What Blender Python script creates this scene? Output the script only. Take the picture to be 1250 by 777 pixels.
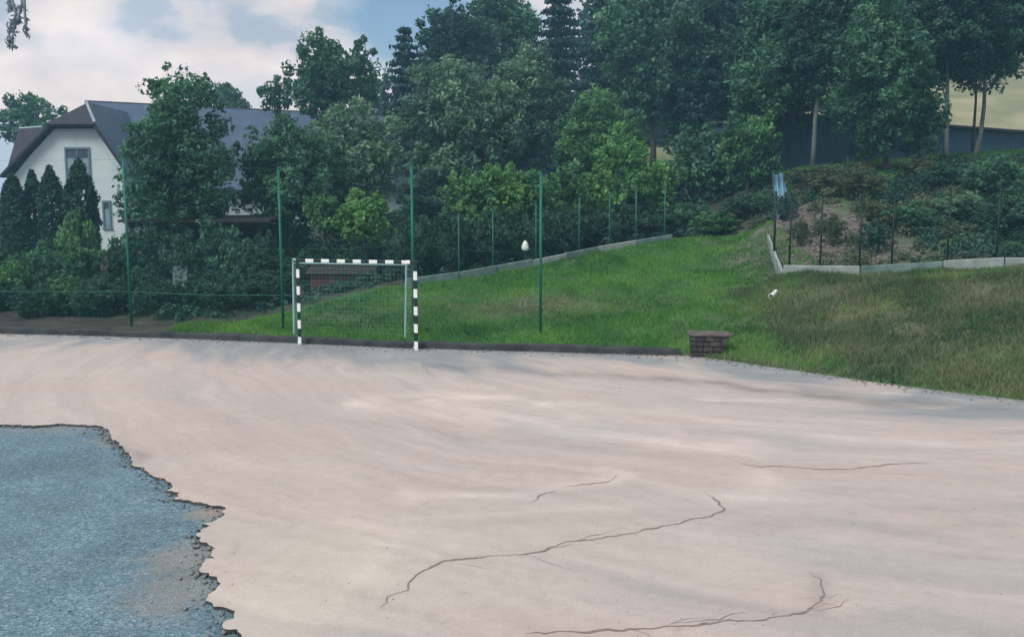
import bpy, math, random
import numpy as np
from mathutils import Vector
from mathutils.geometry import delaunay_2d_cdt

for o in list(bpy.data.objects): bpy.data.objects.remove(o)
C = bpy.context.scene.collection
S = bpy.context.scene
random.seed(7)
PI = math.pi

# ------------------------------------------------------------------ camera
F = 1100.0                      # focal length in pixels of the 1250 px wide photograph
CAM_H = 3.2
PITCH = math.atan(133.5 / F)
cam_d = bpy.data.cameras.new('camera')
cam = bpy.data.objects.new('camera', cam_d); C.objects.link(cam)
cam.location = (0, 0, CAM_H)
cam.rotation_euler = (PI / 2 - PITCH, 0, 0)
cam_d.sensor_width = 36; cam_d.lens = F / 1250 * 36
cam_d.clip_start = 0.1; cam_d.clip_end = 3000
S.camera = cam
S.render.resolution_x = 1024; S.render.resolution_y = 636

# ------------------------------------------------------------------ light
SUN_EL, SUN_AZ = 46, -138        # degrees
S.view_settings.view_transform = 'Standard'
S.view_settings.look = 'None'
S.view_settings.exposure = 0.64
S.view_settings.gamma = 1.0

w = bpy.data.worlds.new("World"); S.world = w; w.use_nodes = True
nt = w.node_tree; nt.nodes.clear()
def N(t, typ, **kw):
    n = t.nodes.new(typ)
    for k, v in kw.items(): setattr(n, k, v)
    return n
def noise(t, vec, scale, detail=5, rough=0.55, dist=0.0):
    n = N(t, 'ShaderNodeTexNoise')
    n.inputs['Scale'].default_value = scale; n.inputs['Detail'].default_value = detail
    n.inputs['Roughness'].default_value = rough; n.inputs['Distortion'].default_value = dist
    if vec is not None: t.links.new(vec, n.inputs['Vector'])
    return n.outputs['Fac']
def ramp(t, fac, stops, interp='LINEAR'):
    n = N(t, 'ShaderNodeValToRGB'); n.color_ramp.interpolation = interp
    e = n.color_ramp.elements
    while len(e) < len(stops): e.new(0.5)
    for el, (p, c) in zip(e, stops):
        el.position = p; el.color = (c, c, c, 1) if isinstance(c, (int, float)) else (*c, 1)
    t.links.new(fac, n.inputs['Fac'])
    return n.outputs['Color']
def mix(t, fac, a, b, mode='MIX'):
    n = N(t, 'ShaderNodeMix', data_type='RGBA', blend_type=mode)
    for i_, v in ((0, fac), (6, a), (7, b)):
        sock = n.inputs[i_]
        if isinstance(v, (int, float)): sock.default_value = v if i_ == 0 else (v, v, v, 1)
        elif isinstance(v, tuple): sock.default_value = (*v, 1)
        else: t.links.new(v, sock)
    return n.outputs[2]
def mth(t, op, a, b=0.0, clamp=False):
    n = N(t, 'ShaderNodeMath', operation=op, use_clamp=clamp)
    for i, v in enumerate((a, b)):
        if isinstance(v, (int, float)): n.inputs[i].default_value = v
        else: t.links.new(v, n.inputs[i])
    return n.outputs[0]

def ray(px, py):
    a = PITCH; x = (px - 625) / F; y = (388.5 - py) / F
    return (x, math.cos(a) + y * math.sin(a), -math.sin(a) + y * math.cos(a))
def P(px, py, Y):               # the point a given distance ahead that is seen at (px, py)
    d = ray(px, py); t = Y / d[1]
    return (d[0] * t, Y, CAM_H + d[2] * t)
def G(px, py, z=0.0):           # the point at height z seen at (px, py)
    d = ray(px, py); t = (z - CAM_H) / d[2]
    return (d[0] * t, d[1] * t, z)

sky = N(nt, 'ShaderNodeTexSky', sky_type='NISHITA', sun_disc=False)
sky.sun_elevation = math.radians(SUN_EL); sky.sun_rotation = math.radians(SUN_AZ)
sky.air_density = 1.0; sky.dust_density = 0.6; sky.ozone_density = 1.5
tc = N(nt, 'ShaderNodeTexCoord')
mp = N(nt, 'ShaderNodeMapping'); mp.inputs['Scale'].default_value = (1, 1, 1.6)
mp.inputs['Location'].default_value = (0.35, 0.1, 0.0)
nt.links.new(tc.outputs['Generated'], mp.inputs['Vector'])
n1 = noise(nt, mp.outputs[0], 3.2, 7, 0.52, 0.3)
n2 = noise(nt, mp.outputs[0], 7.0, 6, 0.5, 0.2)
cover = ramp(nt, n1, [(0.30, 0.0), (0.38, 1.0)])
# the clear blue break in the cloud
dv = Vector(ray(505, 20)).normalized()
dist = N(nt, 'ShaderNodeVectorMath', operation='DISTANCE')
nt.links.new(tc.outputs['Generated'], dist.inputs[0]); dist.inputs[1].default_value = dv
dd = mth(nt, 'ADD', dist.outputs['Value'], mth(nt, 'MULTIPLY', mth(nt, 'SUBTRACT', n2, 0.5), 0.12))
gap = ramp(nt, dd, [(0.052, 0.0), (0.085, 1.0)])
cover = mth(nt, 'MULTIPLY', cover, gap)
n3 = noise(nt, mp.outputs[0], 4.6, 9, 0.50, 0.15)
puff = ramp(nt, n3, [(0.38, (0.34, 0.39, 0.47)), (0.455, (0.39, 0.42, 0.49)), (0.485, (0.58, 0.53, 0.55)), (0.57, (0.74, 0.64, 0.60)), (0.68, (0.50, 0.49, 0.54))])
ccol = mix(nt, 1.0, puff, ramp(nt, n2, [(0.3, 0.82), (0.7, 1.12)]), 'MULTIPLY')
b1 = N(nt, 'ShaderNodeBackground'); b1.inputs['Strength'].default_value = 0.075
nt.links.new(sky.outputs[0], b1.inputs['Color'])
b2 = N(nt, 'ShaderNodeBackground'); b2.inputs['Strength'].default_value = 1.02
nt.links.new(ccol, b2.inputs['Color'])
ms = N(nt, 'ShaderNodeMixShader'); wo = N(nt, 'ShaderNodeOutputWorld')
nt.links.new(cover, ms.inputs[0]); nt.links.new(b1.outputs[0], ms.inputs[1]); nt.links.new(b2.outputs[0], ms.inputs[2])
nt.links.new(ms.outputs[0], wo.inputs['Surface'])

sd = bpy.data.lights.new('sun', 'SUN'); sun = bpy.data.objects.new('sun', sd); C.objects.link(sun)
sd.energy = 2.0; sd.angle = math.radians(24); sd.color = (1.0, 0.93, 0.86)
el, az = math.radians(SUN_EL), math.radians(SUN_AZ)
sun.rotation_euler = Vector((math.sin(az) * math.cos(el) * 1.0, math.cos(az) * math.cos(el), math.sin(el))).to_track_quat('Z', 'Y').to_euler()

# ------------------------------------------------------------------ helpers
def tag(o, label=None, cat=None, group=None, kind=None):
    if label: o['label'] = label
    if cat: o['category'] = cat
    if group: o['group'] = group
    if kind: o['kind'] = kind
    return o
def empty(name, loc, label=None, cat=None, group=None):
    o = bpy.data.objects.new(name, None); C.objects.link(o); o.location = loc
    o.empty_display_size = 0.2
    return tag(o, label, cat, group)
def link(name, me, mat, parent=None, origin=(0, 0, 0)):
    o = bpy.data.objects.new(name, me); C.objects.link(o)
    if mat is not None:
        for m in (mat if isinstance(mat, (list, tuple)) else [mat]): me.materials.append(m)
    if parent is not None: o.parent = parent
    else: o.location = origin
    return o
class MB:
    def __init__(s): s.v = []; s.f = []; s.m = []
    def add(s, vs, fs, mi=0):
        b = len(s.v); s.v += [tuple(v) for v in vs]; s.f += [tuple(i + b for i in f) for f in fs]; s.m += [mi] * len(fs); return s
    def box(s, c, size, rz=0.0, mi=0, taper=1.0, bevel=0.0):
        hx, hy, hz = size[0] / 2, size[1] / 2, size[2] / 2; cs, sn = math.cos(rz), math.sin(rz)
        vs = []
        if bevel <= 0:
            for z, k in ((-hz, 1), (hz, taper)):
                for x, y in ((-hx, -hy), (hx, -hy), (hx, hy), (-hx, hy)):
                    x *= k; y *= k; vs.append((c[0] + x * cs - y * sn, c[1] + x * sn + y * cs, c[2] + z))
            return s.add(vs, [(0, 3, 2, 1), (4, 5, 6, 7), (0, 1, 5, 4), (1, 2, 6, 5), (2, 3, 7, 6), (3, 0, 4, 7)], mi)
        b = bevel
        rings = [(-hz, b), (-hz + b, 0), (hz - b, 0), (hz, b)]
        for z, ins in rings:
            for x, y in ((-hx + ins, -hy + ins), (hx - ins, -hy + ins), (hx - ins, hy - ins), (-hx + ins, hy - ins)):
                vs.append((c[0] + x * cs - y * sn, c[1] + x * sn + y * cs, c[2] + z))
        fs = [(3, 2, 1, 0), (12, 13, 14, 15)]
        for r in range(3):
            for k in range(4): fs.append((r * 4 + k, r * 4 + (k + 1) % 4, r * 4 + 4 + (k + 1) % 4, r * 4 + 4 + k))
        return s.add(vs, fs, mi)
    def tube(s, pts, rads, n=8, mi=0, cap=True):
        pts = [Vector(p) for p in pts]; vs = []; fs = []
        if not isinstance(rads, (list, tuple)): rads = [rads] * len(pts)
        up = Vector((0, 0, 1)); prev = None
        for i, p in enumerate(pts):
            d = (pts[min(i + 1, len(pts) - 1)] - pts[max(i - 1, 0)]).normalized()
            if prev is None:
                a = d.cross(up); a = Vector((1, 0, 0)) if a.length < 0.05 else a.normalized()
            else: a = (prev - d * prev.dot(d)).normalized()
            prev = a; b = d.cross(a)
            for k in range(n):
                t = 2 * PI * k / n; vs.append(p + (a * math.cos(t) + b * math.sin(t)) * rads[i])
        for i in range(len(pts) - 1):
            for k in range(n): fs.append((i * n + k, i * n + (k + 1) % n, (i + 1) * n + (k + 1) % n, (i + 1) * n + k))
        if cap: fs.append(tuple(range(n))[::-1]); fs.append(tuple((len(pts) - 1) * n + k for k in range(n)))
        return s.add(vs, fs, mi)
    def build(s, name, mat, parent=None, origin=(0, 0, 0), smooth=False):
        me = bpy.data.meshes.new(name)
        ox, oy, oz = origin
        me.from_pydata([(x - ox, y - oy, z - oz) for x, y, z in s.v], [], s.f)
        if any(s.m): me.polygons.foreach_set('material_index', s.m)
        if smooth: me.polygons.foreach_set('use_smooth', [True] * len(s.f))
        me.update()
        return link(name, me, mat, parent, origin)
def quads_mesh(name, V, Fq, tint=None, smooth=False, n=4):
    me = bpy.data.meshes.new(name); nf = len(Fq)
    me.vertices.add(len(V)); me.vertices.foreach_set('co', V.astype(np.float32).ravel())
    me.loops.add(nf * n); me.loops.foreach_set('vertex_index', Fq.astype(np.int32).ravel())
    me.polygons.add(nf); me.polygons.foreach_set('loop_start', np.arange(0, nf * n, n, dtype=np.int32))
    me.polygons.foreach_set('loop_total', np.full(nf, n, dtype=np.int32))
    if smooth: me.polygons.foreach_set('use_smooth', np.ones(nf, dtype=bool))
    me.update(calc_edges=True)
    if tint is not None:
        if tint.ndim == 1:
            a = me.attributes.new('tint', 'FLOAT', 'POINT'); a.data.foreach_set('value', tint.astype(np.float32))
        else:
            a = me.attributes.new('tint', 'FLOAT_COLOR', 'POINT'); a.data.foreach_set('color', np.c_[tint, np.ones(len(tint))].astype(np.float32).ravel())
    return me
_perm = np.random.RandomState(3).rand(256, 256)
def vn(x, y, s=0):              # value noise, 0..1
    x = np.asarray(x, float) + s * 17.31; y = np.asarray(y, float) + s * 9.7
    xi = np.floor(x).astype(int); yi = np.floor(y).astype(int); fx = x - xi; fy = y - yi
    fx = fx * fx * (3 - 2 * fx); fy = fy * fy * (3 - 2 * fy)
    g = lambda a, b: _perm[a & 255, b & 255]
    return (g(xi, yi) * (1 - fx) + g(xi + 1, yi) * fx) * (1 - fy) + (g(xi, yi + 1) * (1 - fx) + g(xi + 1, yi + 1) * fx) * fy
def fbm(x, y, o=4, s=0):
    t = 0; a = 0.5; tot = 0
    for i in range(o): t = t + a * vn(x * 2 ** i, y * 2 ** i, s + i * 3); tot += a; a *= 0.5
    return t / tot

# ------------------------------------------------------------------ materials
def mat(name):
    m = bpy.data.materials.new(name); m.use_nodes = True; t = m.node_tree
    b = t.nodes['Principled BSDF']; b.inputs['Roughness'].default_value = 0.85
    b.inputs['Specular IOR Level'].default_value = 0.25
    return m, t, b
def objco(t):
    n = N(t, 'ShaderNodeNewGeometry'); return n.outputs['Position']
def bump(t, b, h, strength, dist=0.02):
    n = N(t, 'ShaderNodeBump'); n.inputs['Strength'].default_value = strength; n.inputs['Distance'].default_value = dist
    t.links.new(h, n.inputs['Height']); t.links.new(n.outputs[0], b.inputs['Normal'])
def simple(name, c1, c2, scale=4, rough=0.85, bs=0.2, metal=0.0, detail=6):
    m, t, b = mat(name); co = objco(t)
    n = noise(t, co, scale, detail, 0.6)
    t.links.new(ramp(t, n, [(0.3, c1), (0.7, c2)]), b.inputs['Base Color'])
    n2 = noise(t, co, scale * 9, 4, 0.6)
    bump(t, b, n2, bs); b.inputs['Roughness'].default_value = rough; b.inputs['Metallic'].default_value = metal
    return m
def leafmat(name, dark, mid, light, trans=0.35):
    m, t, b = mat(name)
    a = N(t, 'ShaderNodeAttribute', attribute_name='tint')
    col = ramp(t, a.outputs['Fac'], [(0.1, dark), (0.5, mid), (0.95, light)])
    t.links.new(col, b.inputs['Base Color']); b.inputs['Roughness'].default_value = 0.6
    tr = N(t, 'ShaderNodeBsdfTranslucent'); t.links.new(mix(t, 1.0, col, (1.0, 1.15, 0.7), 'MULTIPLY'), tr.inputs['Color'])
    mx = N(t, 'ShaderNodeMixShader'); mx.inputs[0].default_value = trans
    out = t.nodes['Material Output']
    t.links.new(b.outputs[0], mx.inputs[1]); t.links.new(tr.outputs[0], mx.inputs[2]); t.links.new(mx.outputs[0], out.inputs['Surface'])
    return m
L = {
 'teal':   leafmat('leaf_teal',   (0.027, 0.086, 0.060), (0.056, 0.159, 0.103), (0.121, 0.271, 0.162)),
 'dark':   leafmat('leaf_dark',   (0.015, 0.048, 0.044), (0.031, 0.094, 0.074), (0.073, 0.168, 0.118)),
 'blue':   leafmat('leaf_needle', (0.012, 0.038, 0.048), (0.025, 0.067, 0.074), (0.050, 0.114, 0.106), 0.15),
 'grey':   leafmat('leaf_grey',   (0.058, 0.128, 0.097), (0.113, 0.224, 0.160), (0.205, 0.352, 0.230)),
 'green':  leafmat('leaf_green',  (0.032, 0.105, 0.052), (0.070, 0.195, 0.086), (0.140, 0.310, 0.125)),
 'bright': leafmat('leaf_bright', (0.052, 0.155, 0.058), (0.110, 0.275, 0.090), (0.200, 0.410, 0.130)),
 'olive':  leafmat('leaf_olive',  (0.045, 0.075, 0.048), (0.090, 0.125, 0.078), (0.160, 0.190, 0.115)),
}
BARK = simple('bark', (0.030, 0.032, 0.030), (0.085, 0.085, 0.075), 6, 0.9, 0.6)
BARK_P = simple('bark_pale', (0.07, 0.09, 0.09), (0.16, 0.19, 0.175), 5, 0.9, 0.5)
TWIG = simple('twig_bark', (0.14, 0.18, 0.24), (0.30, 0.36, 0.42), 8, 0.8, 0.3)
GREENP = simple('green_paint', (0.004, 0.095, 0.062), (0.010, 0.155, 0.105), 3, 0.45, 0.05)
GREEND = simple('dark_green_paint', (0.004, 0.012, 0.013), (0.008, 0.022, 0.022), 3, 0.5, 0.05)
PALEG = simple('weathered_green_paint', (0.015, 0.085, 0.07), (0.035, 0.14, 0.11), 6, 0.6, 0.1)
WHITE = simple('white_paint', (0.62, 0.70, 0.68), (0.80, 0.85, 0.83), 14, 0.4, 0.05)
BLACK = simple('black_paint', (0.008, 0.020, 0.022), (0.018, 0.036, 0.036), 14, 0.4, 0.05)
GALV = simple('galvanised_tube', (0.22, 0.42, 0.44), (0.35, 0.56, 0.57), 8, 0.45, 0.05)
NETM = simple('net_cord', (0.14, 0.26, 0.27), (0.24, 0.36, 0.36), 8, 0.8, 0.0)
CONC = simple('pale_concrete', (0.17, 0.22, 0.22), (0.33, 0.39, 0.37), 3, 0.9, 0.3)
CONCD = simple('mossy_concrete', (0.07, 0.13, 0.13), (0.18, 0.26, 0.25), 3, 0.9, 0.3)
KERB = simple('kerb_stone', (0.020, 0.026, 0.030), (0.060, 0.068, 0.070), 2.5, 0.9, 0.5)
RENDERW = simple('white_render', (0.46, 0.58, 0.60), (0.56, 0.66, 0.67), 1.2, 0.9, 0.1)
WOODD = simple('dark_timber', (0.018, 0.020, 0.022), (0.045, 0.042, 0.040), 5, 0.8, 0.4)

# ------------------------------------------------------------------ terrain
E = [G(*p)[:2] for p in [(-420, 397), (-60, 405), (0, 407), (120, 410), (250, 414), (367, 419), (500, 425), (660, 429), (830, 434),
                         (890, 441), (950, 450), (1020, 460), (1100, 471), (1170, 480), (1240, 488), (1330, 500)]] + [(13.5, 9.0), (15.5, 2.0), (16, -25)]
E[0] = (-24.0, 25.5)
def offs(poly, d):
    out = []
    for i in range(len(poly)):
        a = Vector(poly[max(i - 1, 0)]); b = Vector(poly[min(i + 1, len(poly) - 1)]); t = (b - a).normalized()
        out.append((poly[i][0] - t.y * d, poly[i][1] + t.x * d))     # d > 0: away from the court
    return out
ctrl = [(x, y, 0.0) for x, y in E]
ctrl += [(x, y, -0.30) for x, y in offs(E, -0.6)]
ctrl += [(-24, -30, -0.3), (0, -30, -0.3), (12, -30, -0.3), (0, 5, -0.3), (-10, 5, -0.3), (-12, 15, -0.3), (0, 14, -0.3), (-24, 5, -0.3)]
kerb_n = 9
ctrl += [(x, y, 0.12) for x, y in offs(E[:kerb_n - 1], 0.35)]
# left yard
for x, y, z in [(-24, 27.5, .12), (-13, 25.2, .12), (-9.5, 23.6, .12), (-40, 0, -.2), (-40, 30, .1), (-40, 45, .1), (-30, 45, .1), (-15, 32, .15), (-20, 60, .6), (-45, 80, 1.0),
                (-6, 40, 1.2), (-10, 27, .13), (-8.2, 24.2, .14)]: ctrl.append((x, y, z))
WALL_L = [P(*q) for q in [(300, 392, 24.8), (360, 379, 25.3), (430, 364, 25.9), (495, 351, 26.6), (560, 340, 27.4), (650, 324, 28.9), (730, 306, 30.6), (820, 291, 32.2)]]
WALL_R = [P(*q) for q in [(938, 292, 29.5), (955, 334, 24.6), (1050, 334, 24.0), (1150, 332, 23.4), (1225, 330, 23.0), (1330, 328, 22.6)]]
ctrl += WALL_L
ctrl += WALL_R
for x, y, z in WALL_L: ctrl.append((x - 0.4, y + 1.2, z + 0.05))
for q in [(900, 290, 32.8), (890, 405, 21.3), (905, 380, 23.2), (925, 352, 25.2), (900, 340, 26.5), (840, 345, 26.0), (760, 365, 24.8), (880, 310, 30),
          (945, 352, 23.2), (1000, 348, 22.6), (1100, 344, 21.6), (1200, 342, 20.6), (1250, 341, 20.0), (1340, 338, 19.3),
          (955, 405, 20.6), (1080, 395, 19.2), (1200, 400, 17.6),
          (990, 330, 25.5), (1100, 328, 25.0), (1250, 324, 24.5),
          (960, 262, 31.0), (1010, 232, 33.5), (1100, 225, 33), (1200, 218, 33), (1280, 210, 32),
          (940, 225, 38), (1000, 207, 39), (1100, 203, 40), (1180, 192, 42), (1250, 184, 44), (1400, 180, 44),
          (980, 205, 46), (1250, 190, 56),
          (820, 270, 38), (700, 290, 37), (600, 300, 36), (480, 310, 36), (800, 235, 48), (650, 250, 50), (520, 262, 52)]:
    ctrl.append(P(*q))
ctrl += [(26, 20, 4.2), (30, 0, 4), (30, -30, 4), (45, 40, 9), (5, 75, 7), (30, 75, 9), (60, 75, 13), (-10, 90, 4), (20, 130, 16), (80, 130, 30), (-60, 130, 3),
         (-40, -30, -.2), (60, -30, 8), (80, 0, 12)]
ctrl += [(-600, -600, 0), (600, -600, 0), (-600, 900, 5), (600, 900, 40), (0, 900, 25)]
tp = [Vector((c[0], c[1])) for c in ctrl]
ov, oe, of, oi, _, _ = delaunay_2d_cdt(tp, [(i, i + 1) for i in range(len(E) - 1)], [], 0, 0.001)
tz = [ctrl[ids[0]][2] if ids else 0.0 for ids in oi]
T = [((ov[a].x, ov[a].y, tz[a]), (ov[b].x, ov[b].y, tz[b]), (ov[c].x, ov[c].y, tz[c])) for a, b, c in of]
def Hraw(X, Y):
    X = np.atleast_1d(np.asarray(X, float)); Y = np.atleast_1d(np.asarray(Y, float)); Z = np.zeros_like(X)
    for a, b, c in T:
        d = (b[1] - c[1]) * (a[0] - c[0]) + (c[0] - b[0]) * (a[1] - c[1])
        if abs(d) < 1e-9: continue
        u = ((b[1] - c[1]) * (X - c[0]) + (c[0] - b[0]) * (Y - c[1])) / d
        v = ((c[1] - a[1]) * (X - c[0]) + (a[0] - c[0]) * (Y - c[1])) / d
        k = (u >= -1e-6) & (v >= -1e-6) & (u + v <= 1 + 1e-6)
        Z[k] = (u * a[2] + v * b[2] + (1 - u - v) * c[2])[k]
    return Z
def edge_d(X, Y):               # distance to the court edge
    D = np.full(np.shape(X), 1e9)
    for (x0, y0), (x1, y1) in zip(E[:-1], E[1:]):
        dx, dy = x1 - x0, y1 - y0; t = np.clip(((X - x0) * dx + (Y - y0) * dy) / (dx * dx + dy * dy), 0, 1)
        D = np.minimum(D, np.hypot(X - x0 - t * dx, Y - y0 - t * dy))
    return D
def H(X, Y):
    X = np.atleast_1d(np.asarray(X, float)); Y = np.atleast_1d(np.asarray(Y, float))
    z = Hraw(X, Y); z = (z * 2 + Hraw(X + .3, Y) + Hraw(X - .3, Y) + Hraw(X, Y + .3) + Hraw(X, Y - .3)) / 6
    k = np.clip(edge_d(X, Y) / 2.0, 0, 1) * np.where(z > 0.02, 1, 0)
    z = z + k * ((fbm(X * .5, Y * .5, 3, 1) - .5) * .30 + (fbm(X * 2.2, Y * 2.2, 2, 5) - .5) * .12)
    r = np.hypot(X, Y); return z
def h1(x, y): return float(H([x], [y])[0])

gx = np.unique(np.round(np.concatenate([np.linspace(-600, -60, 14), np.arange(-60, -16, 1.5), np.arange(-16, 22, .2), np.arange(22, 62, 1.5), np.linspace(62, 600, 14)]), 3))
gy = np.unique(np.round(np.concatenate([np.linspace(-600, -30, 10), np.arange(-30, 12, 2), np.arange(12, 40, .2), np.arange(40, 80, 1.2), np.linspace(80, 900, 24)]), 3))
XX, YY = np.meshgrid(gx, gy)
ZZ = H(XX.ravel(), YY.ravel())
nx, ny = len(gx), len(gy)
ZG = ZZ.reshape(ny, nx)
def H(X, Y):                    # from here on: read off the finished ground sheet
    X = np.atleast_1d(np.asarray(X, float)); Y = np.atleast_1d(np.asarray(Y, float))
    i = np.clip(np.searchsorted(gx, X) - 1, 0, nx - 2); j = np.clip(np.searchsorted(gy, Y) - 1, 0, ny - 2)
    u = (X - gx[i]) / (gx[i + 1] - gx[i]); v = (Y - gy[j]) / (gy[j + 1] - gy[j])
    return (ZG[j, i] * (1 - u) + ZG[j, i + 1] * u) * (1 - v) + (ZG[j + 1, i] * (1 - u) + ZG[j + 1, i + 1] * u) * v
idx = np.arange(nx * ny).reshape(ny, nx)
FQ = np.stack([idx[:-1, :-1], idx[:-1, 1:], idx[1:, 1:], idx[1:, :-1]], -1).reshape(-1, 4)
# soil / grass colour zones of the ground (r: bare earth, g: lush, b: dry)
xr, yr = XX.ravel(), YY.ravel()
def zone(px, py, Y, sx, sy):
    c = P(px, py, Y); return np.exp(-(((xr - c[0]) / sx) ** 2 + ((yr - c[1]) / sy) ** 2))
earth = np.clip(zone(985, 290, 28.5, 2.0, 4.6) * 1.3 + zone(1015, 300, 27.5, 2.0, 3.2) * 1.2 + np.where((xr < -8.2) & (yr < 60), .9, 0), 0, 1)
dirt_line = [P(*q)[:2] for q in [(300, 392, 24.8), (430, 364, 25.9), (560, 340, 27.4), (820, 291, 32.2)]]
behind = np.zeros_like(xr)
for (x0, y0), (x1, y1) in zip(dirt_line[:-1], dirt_line[1:]):
    k = (xr >= x0) & (xr < x1); behind[k] = np.clip((yr[k] - (y0 + (xr[k] - x0) / (x1 - x0) * (y1 - y0)) - 0.2) * 2, 0, 1)
k = (xr < dirt_line[0][0]) & (yr > 23.6) | ((xr > 5.6) & (xr < 11) & (yr > 33.5)); behind[k] = 1
behind *= (yr < 75)
earth = np.clip(earth + behind * .9, 0, 1)
dry = np.clip(zone(660, 385, 24.2, 3.0, 1.3) * .9 + zone(430, 380, 24.0, 1.6, .9) * .5 + zone(1050, 380, 20.5, 3.6, 2.6) * .7 + zone(1200, 380, 18.5, 3.0, 3.0) * .8, 0, 1)
far = np.clip((yr - 60) / 40, 0, 1) * (xr > 5)
m, t, b = mat('ground')
a = N(t, 'ShaderNodeAttribute', attribute_name='tint'); sp = N(t, 'ShaderNodeSeparateColor'); t.links.new(a.outputs['Color'], sp.inputs[0])
co = objco(t)
g = ramp(t, noise(t, co, 1.6, 8, .65), [(0.3, (0.022, 0.075, 0.020)), (0.5, (0.040, 0.125, 0.028)), (0.7, (0.075, 0.165, 0.040))])
dr = ramp(t, noise(t, co, 3.0, 8, .7), [(0.3, (0.060, 0.095, 0.050)), (0.5, (0.135, 0.130, 0.085)), (0.7, (0.105, 0.150, 0.070))])
er = ramp(t, noise(t, co, 1.7, 8, .7), [(0.3, (0.018, 0.022, 0.020)), (0.55, (0.050, 0.050, 0.042)), (0.75, (0.110, 0.100, 0.085))])
er2 = ramp(t, noise(t, co, 2.2, 8, .7), [(0.3, (0.075, 0.070, 0.066)), (0.55, (0.150, 0.135, 0.128)), (0.75, (0.21, 0.19, 0.18))])
dn_ = N(t, 'ShaderNodeVectorMath', operation='DISTANCE'); t.links.new(co, dn_.inputs[0]); dn_.inputs[1].default_value = P(990, 290, 28.5)
er = mix(t, ramp(t, mth(t, 'DIVIDE', dn_.outputs['Value'], 6.0), [(.5, 1.0), (1.0, 0.0)]), er, er2)
fr = ramp(t, noise(t, co, .06, 6, .6), [(0.3, (0.22, 0.24, 0.12)), (0.5, (0.38, 0.34, 0.20)), (0.7, (0.46, 0.40, 0.25))])
wob = noise(t, co, 1.2, 6, .7)
f1 = mth(t, 'ADD', sp.outputs[2], mth(t, 'MULTIPLY', mth(t, 'SUBTRACT', wob, .5), 1.2), True)
f0 = mth(t, 'ADD', sp.outputs[0], mth(t, 'MULTIPLY', mth(t, 'SUBTRACT', wob, .5), .8), True)
col = mix(t, f1, g, dr); col = mix(t, f0, col, er); col = mix(t, sp.outputs[1], col, fr)
t.links.new(col, b.inputs['Base Color']); bump(t, b, noise(t, co, 14, 6, .7), .7, .06)
GROUND = m
me = quads_mesh('ground', np.c_[xr, yr, ZZ], FQ, np.c_[earth, far, dry], True)
tag(link('ground', me, GROUND), kind='structure')

# ------------------------------------------------------------------ court
outline_px = [(-120, 516), (-40, 518), (0, 518), (40, 519), (70, 517), (100, 518), (120, 519), (131, 524), (135, 533), (146, 541), (150, 549), (158, 553), (163, 567), (176, 572), (183, 580),
  (196, 583), (210, 590), (205, 598), (218, 601), (214, 609), (238, 612), (262, 616), (272, 619), (274, 626), (266, 634), (250, 638), (252, 644), (238, 650),
  (244, 658), (256, 664), (260, 672), (261, 680), (246, 685), (242, 693), (252, 700), (268, 706), (268, 715), (256, 722), (255, 731), (264, 738), (286, 745), (283, 753),
  (270, 759), (275, 765), (293, 770), (290, 782), (300, 800), (285, 830), (305, 870)]
op = [Vector(G(*p)[:2]) for p in outline_px]
rng = np.random.RandomState(11)
outline = []
for a, b_ in zip(op[:-1], op[1:]):
    n = max(1, int((b_ - a).length / 0.05))
    for i in range(n):
        p = a.lerp(b_, i / n); tt = (b_ - a).normalized()
        o_ = (rng.rand() - .5) * 0.06
        outline.append(Vector((p.x - tt.y * o_, p.y + tt.x * o_)))
BX0, BX1, BY0, BY1 = -11.5, -1.0, 4.0, 14.4
outline = [p for p in outline if BX0 + .1 < p.x < BX1 - .1 and BY0 + .1 < p.y < BY1 - .1]
outline += [Vector((outline[-1].x, BY0 + .15)), Vector((BX0 + .15, BY0 + .15)), Vector((BX0 + .15, outline[0].y))]
st = 0.06
cx_ = np.round(np.concatenate([np.arange(-30, BX0, 1.0), np.arange(BX0, 11.0, st), np.arange(11.0, 18, 1.0)]), 4)
cy_ = np.round(np.concatenate([np.arange(-30, BY0, 1.0), np.arange(BY0, 25, st), np.arange(25, 29, 1.)]), 4)
BX1 = float(cx_[np.argmin(abs(cx_ - BX1))]); BY1 = float(cy_[np.argmin(abs(cy_ - BY1))])
CX, CY = np.meshgrid(cx_, cy_); n_x, n_y = len(cx_), len(cy_)
ci = np.arange(n_x * n_y).reshape(n_y, n_x)
cq = np.stack([ci[:-1, :-1], ci[:-1, 1:], ci[1:, 1:], ci[1:, :-1]], -1).reshape(-1, 4)
mx_ = (CX[:-1, :-1] + .01).ravel(); my_ = (CY[:-1, :-1] + .01).ravel()
inside_block = (mx_ > BX0) & (mx_ < BX1) & (my_ > BY0) & (my_ < BY1)
# drop what lies well beyond the court edge
Ex = np.array([e[0] for e in E[:-2]]); Ey = np.array([e[1] for e in E[:-2]])
beyond = my_ > np.interp(mx_, Ex, Ey) + 0.45
cq = cq[~inside_block & ~beyond]
bxs = cx_[(cx_ >= BX0 - 1e-6) & (cx_ <= BX1 + 1e-6)]; bys = cy_[(cy_ >= BY0 - 1e-6) & (cy_ <= BY1 + 1e-6)]
bpts = np.array([(x, y) for y in bys for x in bxs])
oa = np.array([(p.x, p.y) for p in outline])
def in_poly(px_, py_, poly):
    r = np.zeros(len(px_), bool); n = len(poly)
    for i in range(n):
        x0, y0 = poly[i]; x1, y1 = poly[(i + 1) % n]
        if y0 == y1: continue
        k = ((y0 > py_) != (y1 > py_)) & (px_ < (x1 - x0) * (py_ - y0) / (y1 - y0) + x0); r ^= k
    return r
ins = in_poly(bpts[:, 0], bpts[:, 1], oa)
bp2 = bpts[~ins]
cd = np.full(len(bp2), 9.0)
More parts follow.
